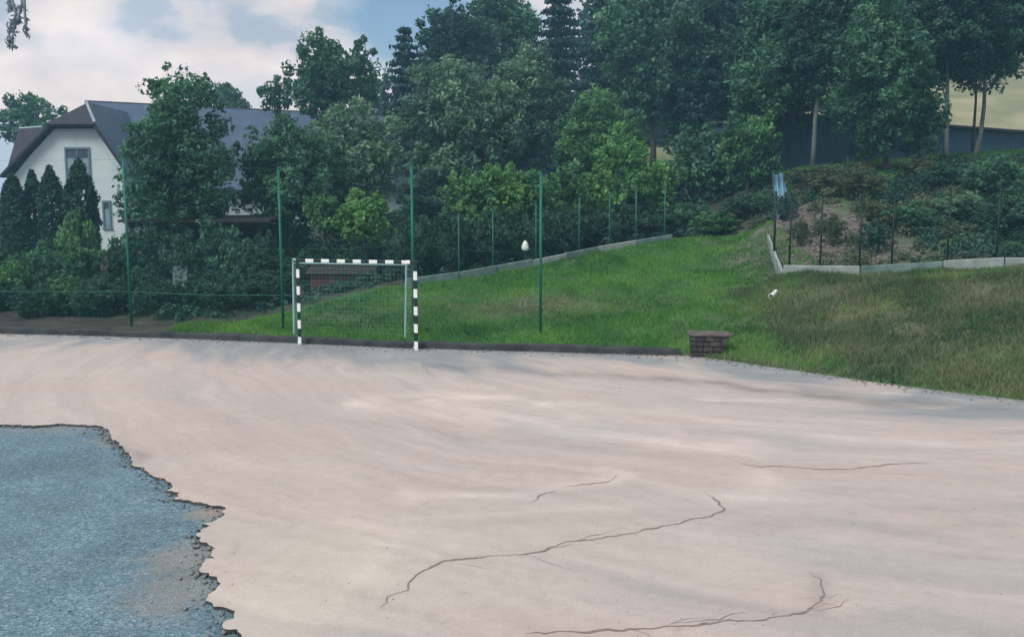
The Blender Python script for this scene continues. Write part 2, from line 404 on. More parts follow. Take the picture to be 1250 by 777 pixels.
for p in oa[:-3]: cd = np.minimum(cd, np.hypot(bp2[:, 0] - p[0], bp2[:, 1] - p[1]))
bp2 = bp2[cd > .02]
pts = [Vector(p) for p in oa] + [Vector(p) for p in bp2]
no = len(oa)
rv, re, rf, _, _, _ = delaunay_2d_cdt(pts, [(i, (i + 1) % no) for i in range(no)], [], 0, 0.0001)
rva = np.array([(v.x, v.y) for v in rv]); rfa = np.array([f for f in rf if len(f) == 3])
cen = rva[rfa].mean(1); rfa = rfa[~in_poly(cen[:, 0], cen[:, 1], oa)]

def poly_d(X, Y, pl):
    D = np.full(np.shape(X), 1e9)
    for (x0, y0), (x1, y1) in zip(pl[:-1], pl[1:]):
        dx, dy = x1 - x0, y1 - y0; tt = np.clip(((X - x0) * dx + (Y - y0) * dy) / (dx * dx + dy * dy + 1e-9), 0, 1)
        D = np.minimum(D, np.hypot(X - x0 - tt * dx, Y - y0 - tt * dy))
    return D
CR = [[(462, 742), (474, 728), (496, 719), (502, 708), (520, 696), (545, 686), (590, 679), (642, 676), (668, 669), (692, 661), (740, 655), (775, 648), (822, 638), (868, 631), (890, 622), (882, 613), (872, 607), (866, 600)],
      [(640, 774), (700, 772), (760, 768), (812, 765), (850, 760), (900, 757), (938, 752), (975, 747), (994, 735), (1004, 722), (1000, 708), (988, 703)],
      [(892, 562), (925, 569), (960, 569), (1000, 573), (1040, 572), (1070, 568), (1132, 565)],
      [(517, 445), (523, 455), (530, 459)], [(648, 612), (664, 601), (676, 598)], [(690, 593), (742, 588), (752, 580)], [(1225, 628), (1250, 634)]]
MARKS = [ # (polyline px, half width m, strength; > 0 lighter)
 ([(440, 492), (470, 482), (520, 480), (600, 484)], .28, .55), ([(440, 492), (470, 500), (560, 510), (700, 530), (900, 548)], .30, .5),
 ([(522, 492), (560, 484), (620, 486)], .25, .5), ([(522, 492), (600, 508), (760, 528), (950, 545)], .28, .45),
 ([(665, 494), (700, 490), (780, 500), (1000, 530), (1240, 550)], .25, .5), ([(665, 494), (690, 506), (820, 525)], .2, .4),
 ([(740, 572), (748, 580), (720, 590), (660, 596), (500, 605)], .13, .6), ([(915, 578), (940, 590), (950, 605), (900, 612)], .25, .5),
 ([(860, 488), (905, 490), (960, 492)], .12, .7), ([(1080, 478), (1170, 488)], .14, .9),
 ([(540, 447), (640, 455), (800, 462), (1000, 480), (1100, 494)], .35, -.7), ([(380, 424), (420, 428)], .3, -.6), ([(700, 452), (850, 466), (1050, 488), (1240, 500)], .25, -.5),
 ([(470, 515), (560, 530), (700, 548), (850, 556)], .25, -.35), ([(400, 560), (560, 590), (760, 600)], .2, -.2), ([(150, 546), (180, 556), (175, 562)], .1, -.8),
 ([(560, 640), (800, 625), (1240, 620)], .16, -.22), ([(900, 640), (1240, 650)], .14, -.3), ([(850, 655), (1240, 668)], .16, .25), ([(980, 595), (1240, 612)], .1, -.4),
 ([(420, 640), (560, 625), (760, 615)], .12, .3), ([(560, 660), (460, 655), (430, 700)], .2, .3), ([(990, 705), (1003, 720), (990, 738)], .07, -.6)]
def court_col(X, Y):
    r = np.hypot(X - 7, Y - 22); th = np.arctan2(Y - 22, X - 7)
    wr = r + (fbm(X * .35, Y * .35, 3, 2) - .5) * 1.6
    s1 = fbm(wr * 1.6, th * 3.0, 3, 4) - .5          # sweeping streaks
    s2 = fbm(wr * 5.5, th * 5.0, 3, 8) - .5
    l = fbm(X * .22, Y * .22, 3, 6) - .5
    ed = edge_d(X, Y)
    base = np.array([0.455, 0.416, 0.388])[None, :] * np.ones((len(X), 1))
    blue = np.array([0.232, 0.262, 0.280])[None, :]; cream = np.array([0.50, 0.465, 0.415])[None, :]; pink = np.array([0.475, 0.402, 0.368])[None, :]
    fb = np.clip(1.25 - ed / 2.4 + s1 * 2.4 + l * 1.0, 0, 1) * .95
    fb = np.maximum(fb, np.clip(s1 * 1.3 + l * 1.0 - .10, 0, .30))
    base = base * (1 - fb[:, None]) + blue * fb[:, None]
    pf = np.clip((fbm(X * .5, Y * .9, 3, 9) - .48) * 3, 0, .7) * (1 - fb)
    base = base * (1 - pf[:, None]) + pink * pf[:, None]
    cxp, cyp, _ = G(360, 700)
    cf = np.clip(np.exp(-(((X - cxp) / 1.0) ** 2 + ((Y - cyp) / 2.6) ** 2)) * 1.2 + (fbm(X * .6, Y * .6, 3, 12) - .55) * 1.6, 0, .9) * (1 - fb * .7)
    base = base * (1 - cf[:, None]) + cream * cf[:, None]
    v = 1 + s2 * .20 + s1 * .10
    for pl, hw, sgn in MARKS:
        w_ = [G(*q)[:2] for q in pl]
        d = poly_d(X + (fbm(X * 1.5, Y * 1.5, 2, 3) - .5) * .5, Y + (fbm(X * 1.5, Y * 1.5, 2, 7) - .5) * .5, w_)
        v = v + sgn * .26 * np.exp(-(d / hw) ** 2) * (.5 + fbm(X * 3, Y * 3, 2, 5))
    for pl in CR[:3]:
        d = poly_d(X, Y, [G(*q)[:2] for q in pl]); v = v - .03 * np.exp(-(d / .10) ** 2)
    sp_ = vn(X * 9, Y * 9, 21); v = v - np.clip(sp_ - .93, 0, 1) * 2.2
    return base * np.clip(v, .4, 1.5)[:, None]
def court_z(X, Y): return (fbm(X * .8, Y * .8, 3, 14) - .5) * .012
V1 = np.c_[CX.ravel(), CY.ravel(), court_z(CX.ravel(), CY.ravel())]
used = np.unique(cq); remap = -np.ones(len(V1), int); remap[used] = np.arange(len(used)); V1 = V1[used]; cq = remap[cq]
m, t, b = mat('court_surface')
a = N(t, 'ShaderNodeAttribute', attribute_name='tint'); co = objco(t)
n_f = noise(t, co, 55, 5, .75); n_m = noise(t, co, 6, 7, .7)
pol = N(t, 'ShaderNodeVectorMath', operation='LENGTH')
sb = N(t, 'ShaderNodeVectorMath', operation='SUBTRACT'); t.links.new(co, sb.inputs[0]); sb.inputs[1].default_value = (7, 22, 0); t.links.new(sb.outputs[0], pol.inputs[0])
cmb = N(t, 'ShaderNodeCombineXYZ'); t.links.new(mth(t, 'ADD', mth(t, 'MULTIPLY', pol.outputs['Value'], 7), mth(t, 'MULTIPLY', n_m, 3)), cmb.inputs[0])
t.links.new(mth(t, 'MULTIPLY', noise(t, co, .3, 2), 9), cmb.inputs[1])
strk = noise(t, cmb.outputs[0], 1.0, 5, .65)
c_ = mix(t, 1.0, a.outputs['Color'], ramp(t, n_f, [(.28, .72), (.42, .95), (.58, 1.02), (.75, 1.2)]), 'MULTIPLY')
c_ = mix(t, 1.0, c_, ramp(t, n_m, [(.3, .93), (.7, 1.06)]), 'MULTIPLY')
c_ = mix(t, 1.0, c_, ramp(t, strk, [(.3, .935), (.5, 1.0), (.7, 1.05)]), 'MULTIPLY')
t.links.new(c_, b.inputs['Base Color']); b.inputs['Roughness'].default_value = .8; bump(t, b, mth(t, 'ADD', n_f, n_m), .5, .012)
COURT = m
wmat = simple('broken_edge', (0.02, 0.024, 0.028), (0.10, 0.10, 0.10), 12, .95, .6)
Vb = np.c_[rva, court_z(rva[:, 0], rva[:, 1])]
V = np.r_[V1, Vb]
tri = rfa + len(V1)
me = bpy.data.meshes.new('court'); me.from_pydata([], [], [])
nq, ntri = len(cq), len(tri)
# skirt of the broken edge
DROP = 0.035
sk_top = np.c_[oa, court_z(oa[:, 0], oa[:, 1])]; sk_bot = np.c_[oa, np.full(no, -DROP - .01)]
cenp = oa.mean(0); base_i = len(V); V = np.r_[V, sk_top, sk_bot]
sq = np.array([(base_i + i, base_i + (i + 1) % no, base_i + no + (i + 1) % no, base_i + no + i) for i in range(no)])
me.vertices.add(len(V)); me.vertices.foreach_set('co', V.astype(np.float32).ravel())
li = np.concatenate([cq.ravel(), tri.ravel(), sq.ravel()]).astype(np.int32)
tot = np.concatenate([np.full(nq, 4), np.full(ntri, 3), np.full(no, 4)]).astype(np.int32)
me.loops.add(len(li)); me.loops.foreach_set('vertex_index', li)
me.polygons.add(len(tot)); me.polygons.foreach_set('loop_start', (np.cumsum(tot) - tot).astype(np.int32)); me.polygons.foreach_set('loop_total', tot)
me.polygons.foreach_set('material_index', np.concatenate([np.zeros(nq + ntri), np.ones(no)]).astype(np.int32))
me.update(calc_edges=True)
colr = court_col(V[:, 0], V[:, 1])
at_ = me.attributes.new('tint', 'FLOAT_COLOR', 'POINT'); at_.data.foreach_set('color', np.c_[colr, np.ones(len(colr))].astype(np.float32).ravel())
tag(link('court', me, [COURT, wmat]), kind='structure')

# the worn asphalt bed in the hole of the surface
m, t, b = mat('blue_grey_asphalt'); co = objco(t)
sep = N(t, 'ShaderNodeSeparateXYZ'); t.links.new(co, sep.inputs[0])
vo = N(t, 'ShaderNodeTexVoronoi'); vo.inputs['Scale'].default_value = 46; t.links.new(co, vo.inputs['Vector'])
sepc = N(t, 'ShaderNodeSeparateColor'); t.links.new(vo.outputs['Color'], sepc.inputs[0])
stones = ramp(t, sepc.outputs[0], [(0.0, (0.055, 0.115, 0.155)), (.5, (0.108, 0.200, 0.255)), (.85, (0.165, 0.265, 0.320)), (1.0, (0.30, 0.39, 0.42))])
big = ramp(t, noise(t, co, 1.2, 7, .65), [(.3, .72), (.7, 1.22)])
c_ = mix(t, 1.0, stones, big, 'MULTIPLY')
c_ = mix(t, .25, c_, ramp(t, noise(t, co, 22, 6, .75), [(.3, (0.055, 0.11, 0.15)), (.7, (0.22, 0.33, 0.38))]))
def spot(px, py, r, amt):
    g_ = G(px, py, -DROP); dn = N(t, 'ShaderNodeVectorMath', operation='DISTANCE'); t.links.new(co, dn.inputs[0]); dn.inputs[1].default_value = g_
    q = mth(t, 'ADD', mth(t, 'DIVIDE', dn.outputs['Value'], r), mth(t, 'MULTIPLY', mth(t, 'SUBTRACT', noise(t, co, 3.5, 6, .7), .5), 1.6))
    return ramp(t, q, [(.25, amt), (1.0, 0.0)])
for px, py, r, amt in [(232, 680, .6, .65), (210, 725, .6, .5), (262, 625, .35, 1.0), (150, 535, .6, .45), (40, 520, .7, .4), (95, 522, .6, .35)]:
    c_ = mix(t, spot(px, py, r, amt), c_, (0.27, 0.245, 0.21))
t.links.new(c_, b.inputs['Base Color']); bump(t, b, mth(t, 'ADD', vo.outputs['Distance'], noise(t, co, 9, 6, .7)), .55, .02); b.inputs['Roughness'].default_value = .8
ASPH = m
ax = np.arange(BX0, BX1 + .01, .1); ay = np.arange(BY0, BY1 + .01, .1); AX, AY = np.meshgrid(ax, ay)
ai = np.arange(AX.size).reshape(AX.shape)
me = quads_mesh('asphalt_bed', np.c_[AX.ravel(), AY.ravel(), -DROP + (fbm(AX.ravel() * 1.5, AY.ravel() * 1.5, 3, 2) - .5) * .02],
                np.stack([ai[:-1, :-1], ai[:-1, 1:], ai[1:, 1:], ai[1:, :-1]], -1).reshape(-1, 4), None, True)
tag(link('asphalt_bed', me, ASPH), kind='structure')
# crumbs along the broken edge and loose grit on the asphalt
def crumbs(name, pts3, sizes, material, label=None):
    rg = np.random.RandomState(5); n = len(pts3)
    octa = np.array([(1, 0, 0), (0, 1, 0), (-1, 0, 0), (0, -1, 0), (0, 0, .8), (0, 0, -.6)]); of_ = np.array([(0, 1, 4), (1, 2, 4), (2, 3, 4), (3, 0, 4), (1, 0, 5), (2, 1, 5), (3, 2, 5), (0, 3, 5)])
    jit = octa[None] * (0.7 + .6 * rg.rand(n, 6, 1)) * np.asarray(sizes)[:, None, None]
    an = rg.rand(n) * 6.28; c, s_ = np.cos(an)[:, None], np.sin(an)[:, None]
    x = jit[:, :, 0] * c - jit[:, :, 1] * s_; y = jit[:, :, 0] * s_ + jit[:, :, 1] * c
    v = np.stack([x, y, jit[:, :, 2]], -1) + np.asarray(pts3)[:, None, :]
    f = (of_[None] + (np.arange(n) * 6)[:, None, None]).reshape(-1, 3)
    o = link(name, quads_mesh(name, v.reshape(-1, 3), f, None, False, 3), material); tag(o, label, None, None, 'stuff'); return o
rg = np.random.RandomState(8)
pp = []; ss = []
for p in outline[:-3]:
    for k in range(3):
        pp.append((p.x - abs(rg.normal(0, .10)) + .02, p.y + rg.normal(0, .06), -DROP + .012)); ss.append(.008 + rg.rand() ** 3 * .028)
crumbs('crumbs', pp, ss, simple('crumb_stone', (0.05, 0.07, 0.08), (0.28, 0.30, 0.30), 20, .9, .3), 'crumbs of broken surface lying along the ragged edge')
gp = rg.rand(9000, 2) * [BX1 - BX0, BY1 - BY0] + [BX0, BY0]
gp = gp[in_poly(gp[:, 0], gp[:, 1], oa)]
crumbs('grit', np.c_[gp, np.full(len(gp), -DROP + .004)], .004 + rg.rand(len(gp)) ** 4 * .014, simple('grit_stone', (0.10, 0.17, 0.22), (0.42, 0.52, 0.56), 20, .9, .3), 'loose blue grey grit on the asphalt bed')

ep = []; es = []
for (x0, y0), (x1, y1) in zip(E[2:-3], E[3:-2]):
    L__ = math.hypot(x1 - x0, y1 - y0); tx, ty = (x1 - x0) / L__, (y1 - y0) / L__
    for k in range(int(L__ * 60)):
        f_ = rg.rand(); o_ = -abs(rg.normal(0, .22)) + .03; ep.append((x0 + (x1 - x0) * f_ - ty * o_, y0 + (y1 - y0) * f_ + tx * o_, .006)); es.append(.006 + rg.rand() ** 3 * .030)
crumbs('edge_grit', ep, es, simple('edge_stone', (0.08, 0.08, 0.075), (0.32, 0.31, 0.29), 20, .9, .3), 'dirt and small stones along the edge of the court')
cp = rg.rand(7000, 2) * [22, 18] + [-9, 6]; cp = cp[~in_poly(cp[:, 0], cp[:, 1], oa)]; cp = cp[cp[:, 1] < np.interp(cp[:, 0], Ex, Ey)]
crumbs('court_grit', np.c_[cp, np.full(len(cp), .003)], .002 + rg.rand(len(cp)) ** 4 * .006, simple('court_stone', (0.14, 0.13, 0.12), (0.40, 0.37, 0.34), 20, .9, .3), 'scattered grit on the pale court')

# cracks in the court, thin wandering fissures
for i_ in range(14):            # hairlines branching off the two long cracks
    src = CR[0] if i_ % 2 else CR[1]; k_ = random.randint(2, len(src) - 3); x_, y_ = src[k_]; sg = random.choice((-1, 1)); pl_ = [(x_, y_)]
    for q_ in range(random.randint(2, 5)): x_ += random.uniform(8, 26); y_ += sg * random.uniform(1, 7); pl_.append((x_, y_))
    CR.append(pl_)
CRK = simple('crack_dirt', (0.15, 0.13, 0.12), (0.27, 0.24, 0.22), 20, .95, .3)
for ci_, pl in enumerate(CR):
    ps = [Vector(G(*q)[:2]) for q in pl]; path = []
    for a_, b_ in zip(ps[:-1], ps[1:]):
        n = max(2, int((b_ - a_).length / .05))
        for i in range(n): path.append(a_.lerp(b_, i / n))
    path.append(ps[-1]); rr = random.Random(ci_ + 4); vs = []; fs = []
    wlk = 0; gaps_ = []
    for i, p in enumerate(path):
        tt = (path[min(i + 1, len(path) - 1)] - path[max(i - 1, 0)]).normalized(); nn = Vector((-tt.y, tt.x))
        wlk = wlk * .80 + rr.uniform(-.022, .022)
        wd = (.003 + .007 * float(vn(i * .13, ci_ * 3.1)) + rr.random() * .004) * (1.15 if ci_ < 2 else 1.2 if ci_ < 7 else .4)
        wd *= min(1, i / 8 + .25, (len(path) - 1 - i) / 8 + .25) * (.25 + 1.5 * float(vn(i * .35, 7 + ci_)))
        q = p + nn * wlk
        for sgn in (-1, 1):
            e_ = q + nn * sgn * wd; vs.append((e_.x, e_.y, float(court_z(e_.x, e_.y)) + .003))
        if i: fs.append((2 * i - 2, 2 * i - 1, 2 * i + 1, 2 * i))
    o = MB().add(vs, fs).build('crack', CRK); tag(o, kind='structure')

# ------------------------------------------------------------------ kerb
kb = MB(); kl = offs(E[:kerb_n], 0.10)
path = []
for a_, b_ in zip(kl[:-1], kl[1:]):
    n = max(1, int(math.dist(a_, b_) / .5))
    for i in range(n): path.append((a_[0] + (b_[0] - a_[0]) * i / n, a_[1] + (b_[1] - a_[1]) * i / n))
path.append(kl[-1])
vs = []; fs = []
for i, p in enumerate(path):
    q0 = path[max(i - 1, 0)]; q1 = path[min(i + 1, len(path) - 1)]; tt = Vector((q1[0] - q0[0], q1[1] - q0[1])).normalized(); nn = Vector((-tt.y, tt.x))
    jz = random.uniform(-.015, .015); jo = random.uniform(-.012, .012)
    for o_, z in ((-.13 + jo, -.08), (-.12 + jo, .12 + jz), (-.09 + jo, .145 + jz), (.09, .15 + jz), (.12, .10)):
        vs.append((p[0] + nn.x * o_, p[1] + nn.y * o_, z))
    if i:
        for k in range(4): fs.append(((i - 1) * 5 + k, i * 5 + k, i * 5 + k + 1, (i - 1) * 5 + k + 1))
tag(kb.add(vs, fs).build('kerb', KERB), kind='structure')

# ------------------------------------------------------------------ grass blades
def blades(name, n, xr_, yr_, hmin, hmax, wdt, material, label, keep, seed, clump=1.2):
    r_ = np.random.RandomState(seed)
    x = r_.uniform(*xr_, n); y = r_.uniform(*yr_, n); k = keep(x, y); x = x[k]; y = y[k]
    k = fbm(x * clump, y * clump, 3, seed) + r_.rand(len(x)) * .5 > .55; x = x[k]; y = y[k]
    z = H(x, y) - .01; n = len(x); hh = r_.uniform(hmin, hmax, n) * (.45 + 1.0 * fbm(x * 1.5, y * 1.5, 2, seed + 1)); an = r_.rand(n) * PI; ln = r_.normal(0, .45, (n, 2)) * hh[:, None]
    ww = wdt * (.6 + .8 * r_.rand(n))
    a_ = np.c_[x - np.cos(an) * ww, y - np.sin(an) * ww, z]; b_ = np.c_[x + np.cos(an) * ww, y + np.sin(an) * ww, z]; c_ = np.c_[x + ln[:, 0], y + ln[:, 1], z + hh]
    v = np.stack([a_, b_, c_], 1).reshape(-1, 3); f = np.arange(n * 3).reshape(-1, 3)
    ti = np.clip(.5 + (fbm(x * .8, y * .8, 3, 31) - .5) * 1.3 + r_.normal(0, .15, n), 0, 1)
    o = link(name, quads_mesh(name, v, f, np.repeat(ti, 3), False, 3), material); tag(o, label, None, None, 'stuff'); return n
GL = leafmat('grass_blade', (0.030, 0.125, 0.024), (0.074, 0.240, 0.034), (0.165, 0.330, 0.060), .3)
GD = leafmat('grass_blade_dry', (0.056, 0.108, 0.052), (0.122, 0.168, 0.082), (0.210, 0.228, 0.130), .3)
wx = [q[0] for q in WALL_L] + [WALL_R[0][0]]; wy = [q[1] for q in WALL_L] + [33.0]
DRYC = P(660, 385, 24.2)
def k_bank(x, y):
    k = (y > np.interp(x, Ex, Ey) + .25) & (y < np.interp(x, wx, wy) - .1) & (x > -9.0)
    wob_ = (fbm(x * 1.1, y * 1.1, 3, 77) - .5) * 1.8 + np.random.RandomState(len(x)).normal(0, .35, len(x))
    right = ((x > 6.0 + wob_) & (y < 25.5)) | (x > 8.9)
    return k & ~right
def k_rbank(x, y):
    return (x > 4.2) & (y > np.interp(x, np.r_[Ex, 13.5], np.r_[Ey, 9.0]) + .04) & (y < 25.2) & ~k_bank(x, y) & (x < 14.5)
def dryk(x, y): return np.exp(-(((x - DRYC[0]) / 3.0) ** 2 + ((y - DRYC[1]) / 1.2) ** 2)) > np.random.RandomState(1).rand(len(x)) * 1.2
blades('grass', 190000, (-9, 9.2), (17.2, 33.2), .05, .15, .011, GL, 'short green grass on the slope behind the goal', lambda x, y: k_bank(x, y) & ~dryk(x, y), 3)
blades('dry_grass', 120000, (-9, 9.2), (17.2, 33.2), .04, .12, .010, GD, 'thin brownish grass in the middle of the slope', lambda x, y: k_bank(x, y) & dryk(x, y), 4)
blades('bank_grass', 120000, (4, 14.5), (13, 25.2), .06, .20, .012, GD, 'rough grey green grass on the steep right bank', lambda x, y: k_rbank(x, y), 5, 1.6)
blades('bank_grass', 55000, (4, 14.5), (13, 25.2), .06, .18, .011, GL, 'greener grass along the top of the right bank', lambda x, y: k_rbank(x, y) & (fbm(x * .7, y * .7, 3, 44) + np.clip((y - (22.6 - x * .22)) * .12, -.25, .3) + np.clip((7.5 - x) * .08, 0, .3) > .55), 6, 1.0)
blades('terrace_grass', 50000, (10, 30), (33, 46), .08, .25, .02, GL, 'green grass on the upper terrace below the blue shed', lambda x, y: (y > 33) & (y < 46), 7)

# ------------------------------------------------------------------ trees
NLEAF = 0
def ball(r_, n):
    v = r_.normal(size=(n, 3)); return v / np.linalg.norm(v, axis=1)[:, None]
def leaves(r_, centers, radii, counts, tints, leaf, up=.35, squash=.75, droop=0.0, elong=1.7):
    """leaf faces in soft tufts"""
    Cn = np.repeat(centers, counts, 0); R = np.repeat(radii, counts, 0); ti = np.repeat(tints, counts, 0); n = len(Cn)
    d = ball(r_, n); rad = r_.rand(n) ** .45; off = d * rad[:, None] * R[:, None]; off[:, 2] *= squash
    if droop: off[:, 2] -= droop * R * r_.rand(n)
    p = Cn + off
    nrm = d + r_.normal(0, .55, (n, 3)); nrm[:, 2] += up; nrm /= np.linalg.norm(nrm, axis=1)[:, None]
    a_ = np.cross(nrm, r_.normal(size=(n, 3))); a_ /= np.linalg.norm(a_, axis=1)[:, None] + 1e-9; b_ = np.cross(nrm, a_)
    s_ = leaf * (.55 + .8 * r_.rand(n))[:, None]
    v = np.stack([p - a_ * s_ * .5 * elong, p - b_ * s_ * .42 + nrm * s_ * .10, p + a_ * s_ * .5 * elong, p + b_ * s_ * .42 + nrm * s_ * .10], 1)
    ti = np.clip(ti + r_.normal(0, .10, n), 0, 1)
    return v.reshape(-1, 3), np.repeat(ti, 4)
def crown_mesh(name, r_, lobes, leaf, dens, tuft=.30, droop=0.0, up=.35, gaps=.12):
    """lobes: (centre, radius xyz)"""
    global NLEAF
    cs, rs, ct, ts = [], [], [], []
    for c, r in lobes:
        r = np.asarray(r, float); mr = float(r.mean()); lt = .5 + r_.normal(0, .21)
        nt_ = max(8, int(11 * (1 / tuft) * .9))
        d = ball(r_, nt_); k = .55 + .50 * r_.rand(nt_)
        pos = np.asarray(c) + d * r * k[:, None]; pos[:, 2] -= droop * mr * (1 - d[:, 2]) * .5 * r_.rand(nt_)
        tr = mr * tuft * (.6 + .9 * r_.rand(nt_))
        keep = r_.rand(nt_) > gaps
        pos, tr, k2 = pos[keep], tr[keep], d[keep]
        cnt = np.maximum(3, (dens * 3.0 * tr ** 2 / (leaf ** 2 * .7)).astype(int))
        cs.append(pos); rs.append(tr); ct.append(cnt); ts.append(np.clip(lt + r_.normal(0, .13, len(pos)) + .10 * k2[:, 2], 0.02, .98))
    cs, rs, ct, ts = np.concatenate(cs), np.concatenate(rs), np.concatenate(ct), np.concatenate(ts)
    v, ti = leaves(r_, cs, rs, ct, ts, leaf, up, droop=droop)
    NLEAF += len(v) // 4
    return quads_mesh(name, v, np.arange(len(v)).reshape(-1, 4), ti)
def crown_lobes(r_, c, R, n, irregular=.18, top=0.0):
    R = np.asarray(R, float); out = []
    k = int(n)
    ga = PI * (3 - 5 ** .5)
    for i in range(k):
        z = 1 - 2 * (i + .5) / k; rad = math.sqrt(max(0, 1 - z * z)); th = i * ga + r_.rand() * .6
        d = np.array([math.cos(th) * rad, math.sin(th) * rad, z]); q = .66 + r_.normal(0, irregular * .6)
        lr = R * (.30 + .16 * r_.rand()); m_ = lr.mean(); lr = lr * .5 + m_ * .5
        tw = 1 - top * max(0, d[2]) * .5
        out.append((np.asarray(c) + d * R * q * np.array([tw, tw, 1]), lr))
    for i in range(int(k * .9)):
        d = ball(r_, 1)[0]
        if d[2] < -.5: d[2] *= -.5
        out.append((np.asarray(c) + d * R * (.88 + .22 * r_.rand()), R.mean() * np.array([.13, .13, .15]) * (.8 + .8 * r_.rand())))
    for i in range(max(2, k // 5)): out.append((np.asarray(c) + ball(r_, 1)[0] * R * .3, R * .35))
    return out
def trunk_mb(r_, base, top, r0, lobes, nb=7, lean=.15, low=.35):
    mb = MB(); base = Vector(base); top = Vector(top); hgt = (top - base).length
    pts = [base + (top - base) * (i / 7) + Vector((r_.normal(0, lean) * .3 * (0 < i < 7), r_.normal(0, lean) * .3 * (0 < i < 7), 0)) * min(1, hgt / 8) for i in range(8)]
    pts[0] = base - Vector((0, 0, .25)); mb.tube(pts, [r0 * (1.25 if i == 0 else 1) * (1 - .8 * i / 7) for i in range(8)], 8)
    ls = [lobes[i] for i in r_.permutation(len(lobes))[:nb]]
    for c, _ in ls:
        c = Vector(c); f = min(.92, max(low, (c.z - base.z) / max(hgt, .1) - .22)); k = f * 7; i = min(6, int(k)); s_ = pts[i].lerp(pts[i + 1], k - i)
        mid = s_.lerp(c, .5) + Vector((r_.normal(0, .12), r_.normal(0, .12), .04 * (c - s_).length))
        q = s_.lerp(c, .9)
        mb.tube([s_, mid, q], [r0 * (1 - .8 * f) * .55, r0 * .24, r0 * .08], 6)
        for _k in range(2):
            e_ = q + Vector(ball(r_, 1)[0]) * .22 * (c - s_).length; mb.tube([mid.lerp(q, .4), e_], [r0 * .14, r0 * .04], 5)
    return mb
seedc = [100]
LEAFK = 0.0031
def tree(name, px, py, rxp, ryp, Y, pal, label, cat='tree', dens=1.0, n=None, bark=None, leafk=1.0, r0=None, gaps=.10, droop=0.0, tuft=.30, depth=None, base=None, group=None, top=.3, irregular=.18, lo=None, trunkpx=None):
    seedc[0] += 1; r_ = np.random.RandomState(seedc[0])
    c = P(px, py, Y); k = Y / F; R = (rxp * k, depth or rxp * k * .9, ryp * k)
    bx, by = (c[0], c[1]) if trunkpx is None else (P(trunkpx, py, Y)[0], Y)
    bz = h1(bx, by) if base is None else base
    org = (bx, by, bz)
    e = empty(name, org, label, cat, group)
    if n is None: n = int(min(34, max(12, 10 + 2.2 * max(R))))
    lobes = crown_lobes(r_, c, R, n, irregular, top)
    lobes = [(cc, rr) for cc, rr in lobes if cc[2] - rr[2] * .3 > h1(bx, by) - .4]
    lf = LEAFK * Y * leafk * r_.uniform(.8, 1.12)
    l2 = [(np.asarray(cc) - np.array(org), rr) for cc, rr in lobes]
    me = crown_mesh('crown', r_, l2, lf, dens, tuft, droop, gaps=gaps)
    link('crown', me, L[pal], e)
    tr0 = r0 or max(.05, .035 * R[2] + .04)
    topz = c[2] + R[2] * .55
    trunk_mb(r_, org, (c[0], c[1], topz), tr0, lobes, nb=min(9, len(lobes)), low=.25).build('trunk', bark or BARK, e, org, True)
    return e
def conifer(name, px, tip, bottom, wpx, Y, pal, label, dens=1.0, tiers=16, cat='conifer', group=None):
    seedc[0] += 1; r_ = np.random.RandomState(seedc[0])
    T_ = P(px, tip, Y); B_ = P(px, bottom, Y); w_ = wpx * Y / F; bz = h1(T_[0], Y); org = (T_[0], Y, bz)
    e = empty(name, org, label, cat, group); cs = []; rs = []; ts = []; mb = MB()
    hh = T_[2] - B_[2]
    mb.tube([(T_[0], Y, bz - .2), (T_[0], Y, T_[2] - .2)], [w_ * .09, .02], 8)
    for i in range(tiers):
        f = (i + .5) / tiers; z = T_[2] - hh * f ** 1.05; rad = w_ * (f ** .72) * r_.uniform(.8, 1.12) + .25
        nb = int(6 + 7 * f)
        for j in range(nb):
            an = 2 * PI * j / nb + r_.rand(); rl = rad * r_.uniform(.75, 1.15)
            m_ = max(3, int(3 + 6 * f))
            for q in range(m_):
                g_ = (q + .6) / m_; cs.append((T_[0] + math.cos(an) * rl * g_ - org[0], math.sin(an) * rl * g_, z - g_ * rl * .28 + g_ * g_ * rl * .12 - org[2])); rs.append(max(.16, hh / tiers * .80 * (1.15 - .55 * g_))); ts.append(.45 + r_.normal(0, .16))
            mb.tube([(T_[0], Y, z), (T_[0] + math.cos(an) * rl * .9, Y + math.sin(an) * rl * .9, z - rl * .18)], [.03, .008], 4)
    cs = np.array(cs); rs = np.array(rs); ts = np.array(ts); lf = LEAFK * Y * 1.0
    ct = np.maximum(3, (dens * 1.9 * rs ** 2 / (lf ** 2 * .7)).astype(int))
    v, ti = leaves(r_, cs, rs, ct, ts, lf, .3, .45, .3, 2.2)
    global NLEAF; NLEAF += len(v) // 4
    link('crown', quads_mesh('crown', v, np.arange(len(v)).reshape(-1, 4), ti), L[pal], e)
    mb.build('trunk', BARK, e, org, True); return e
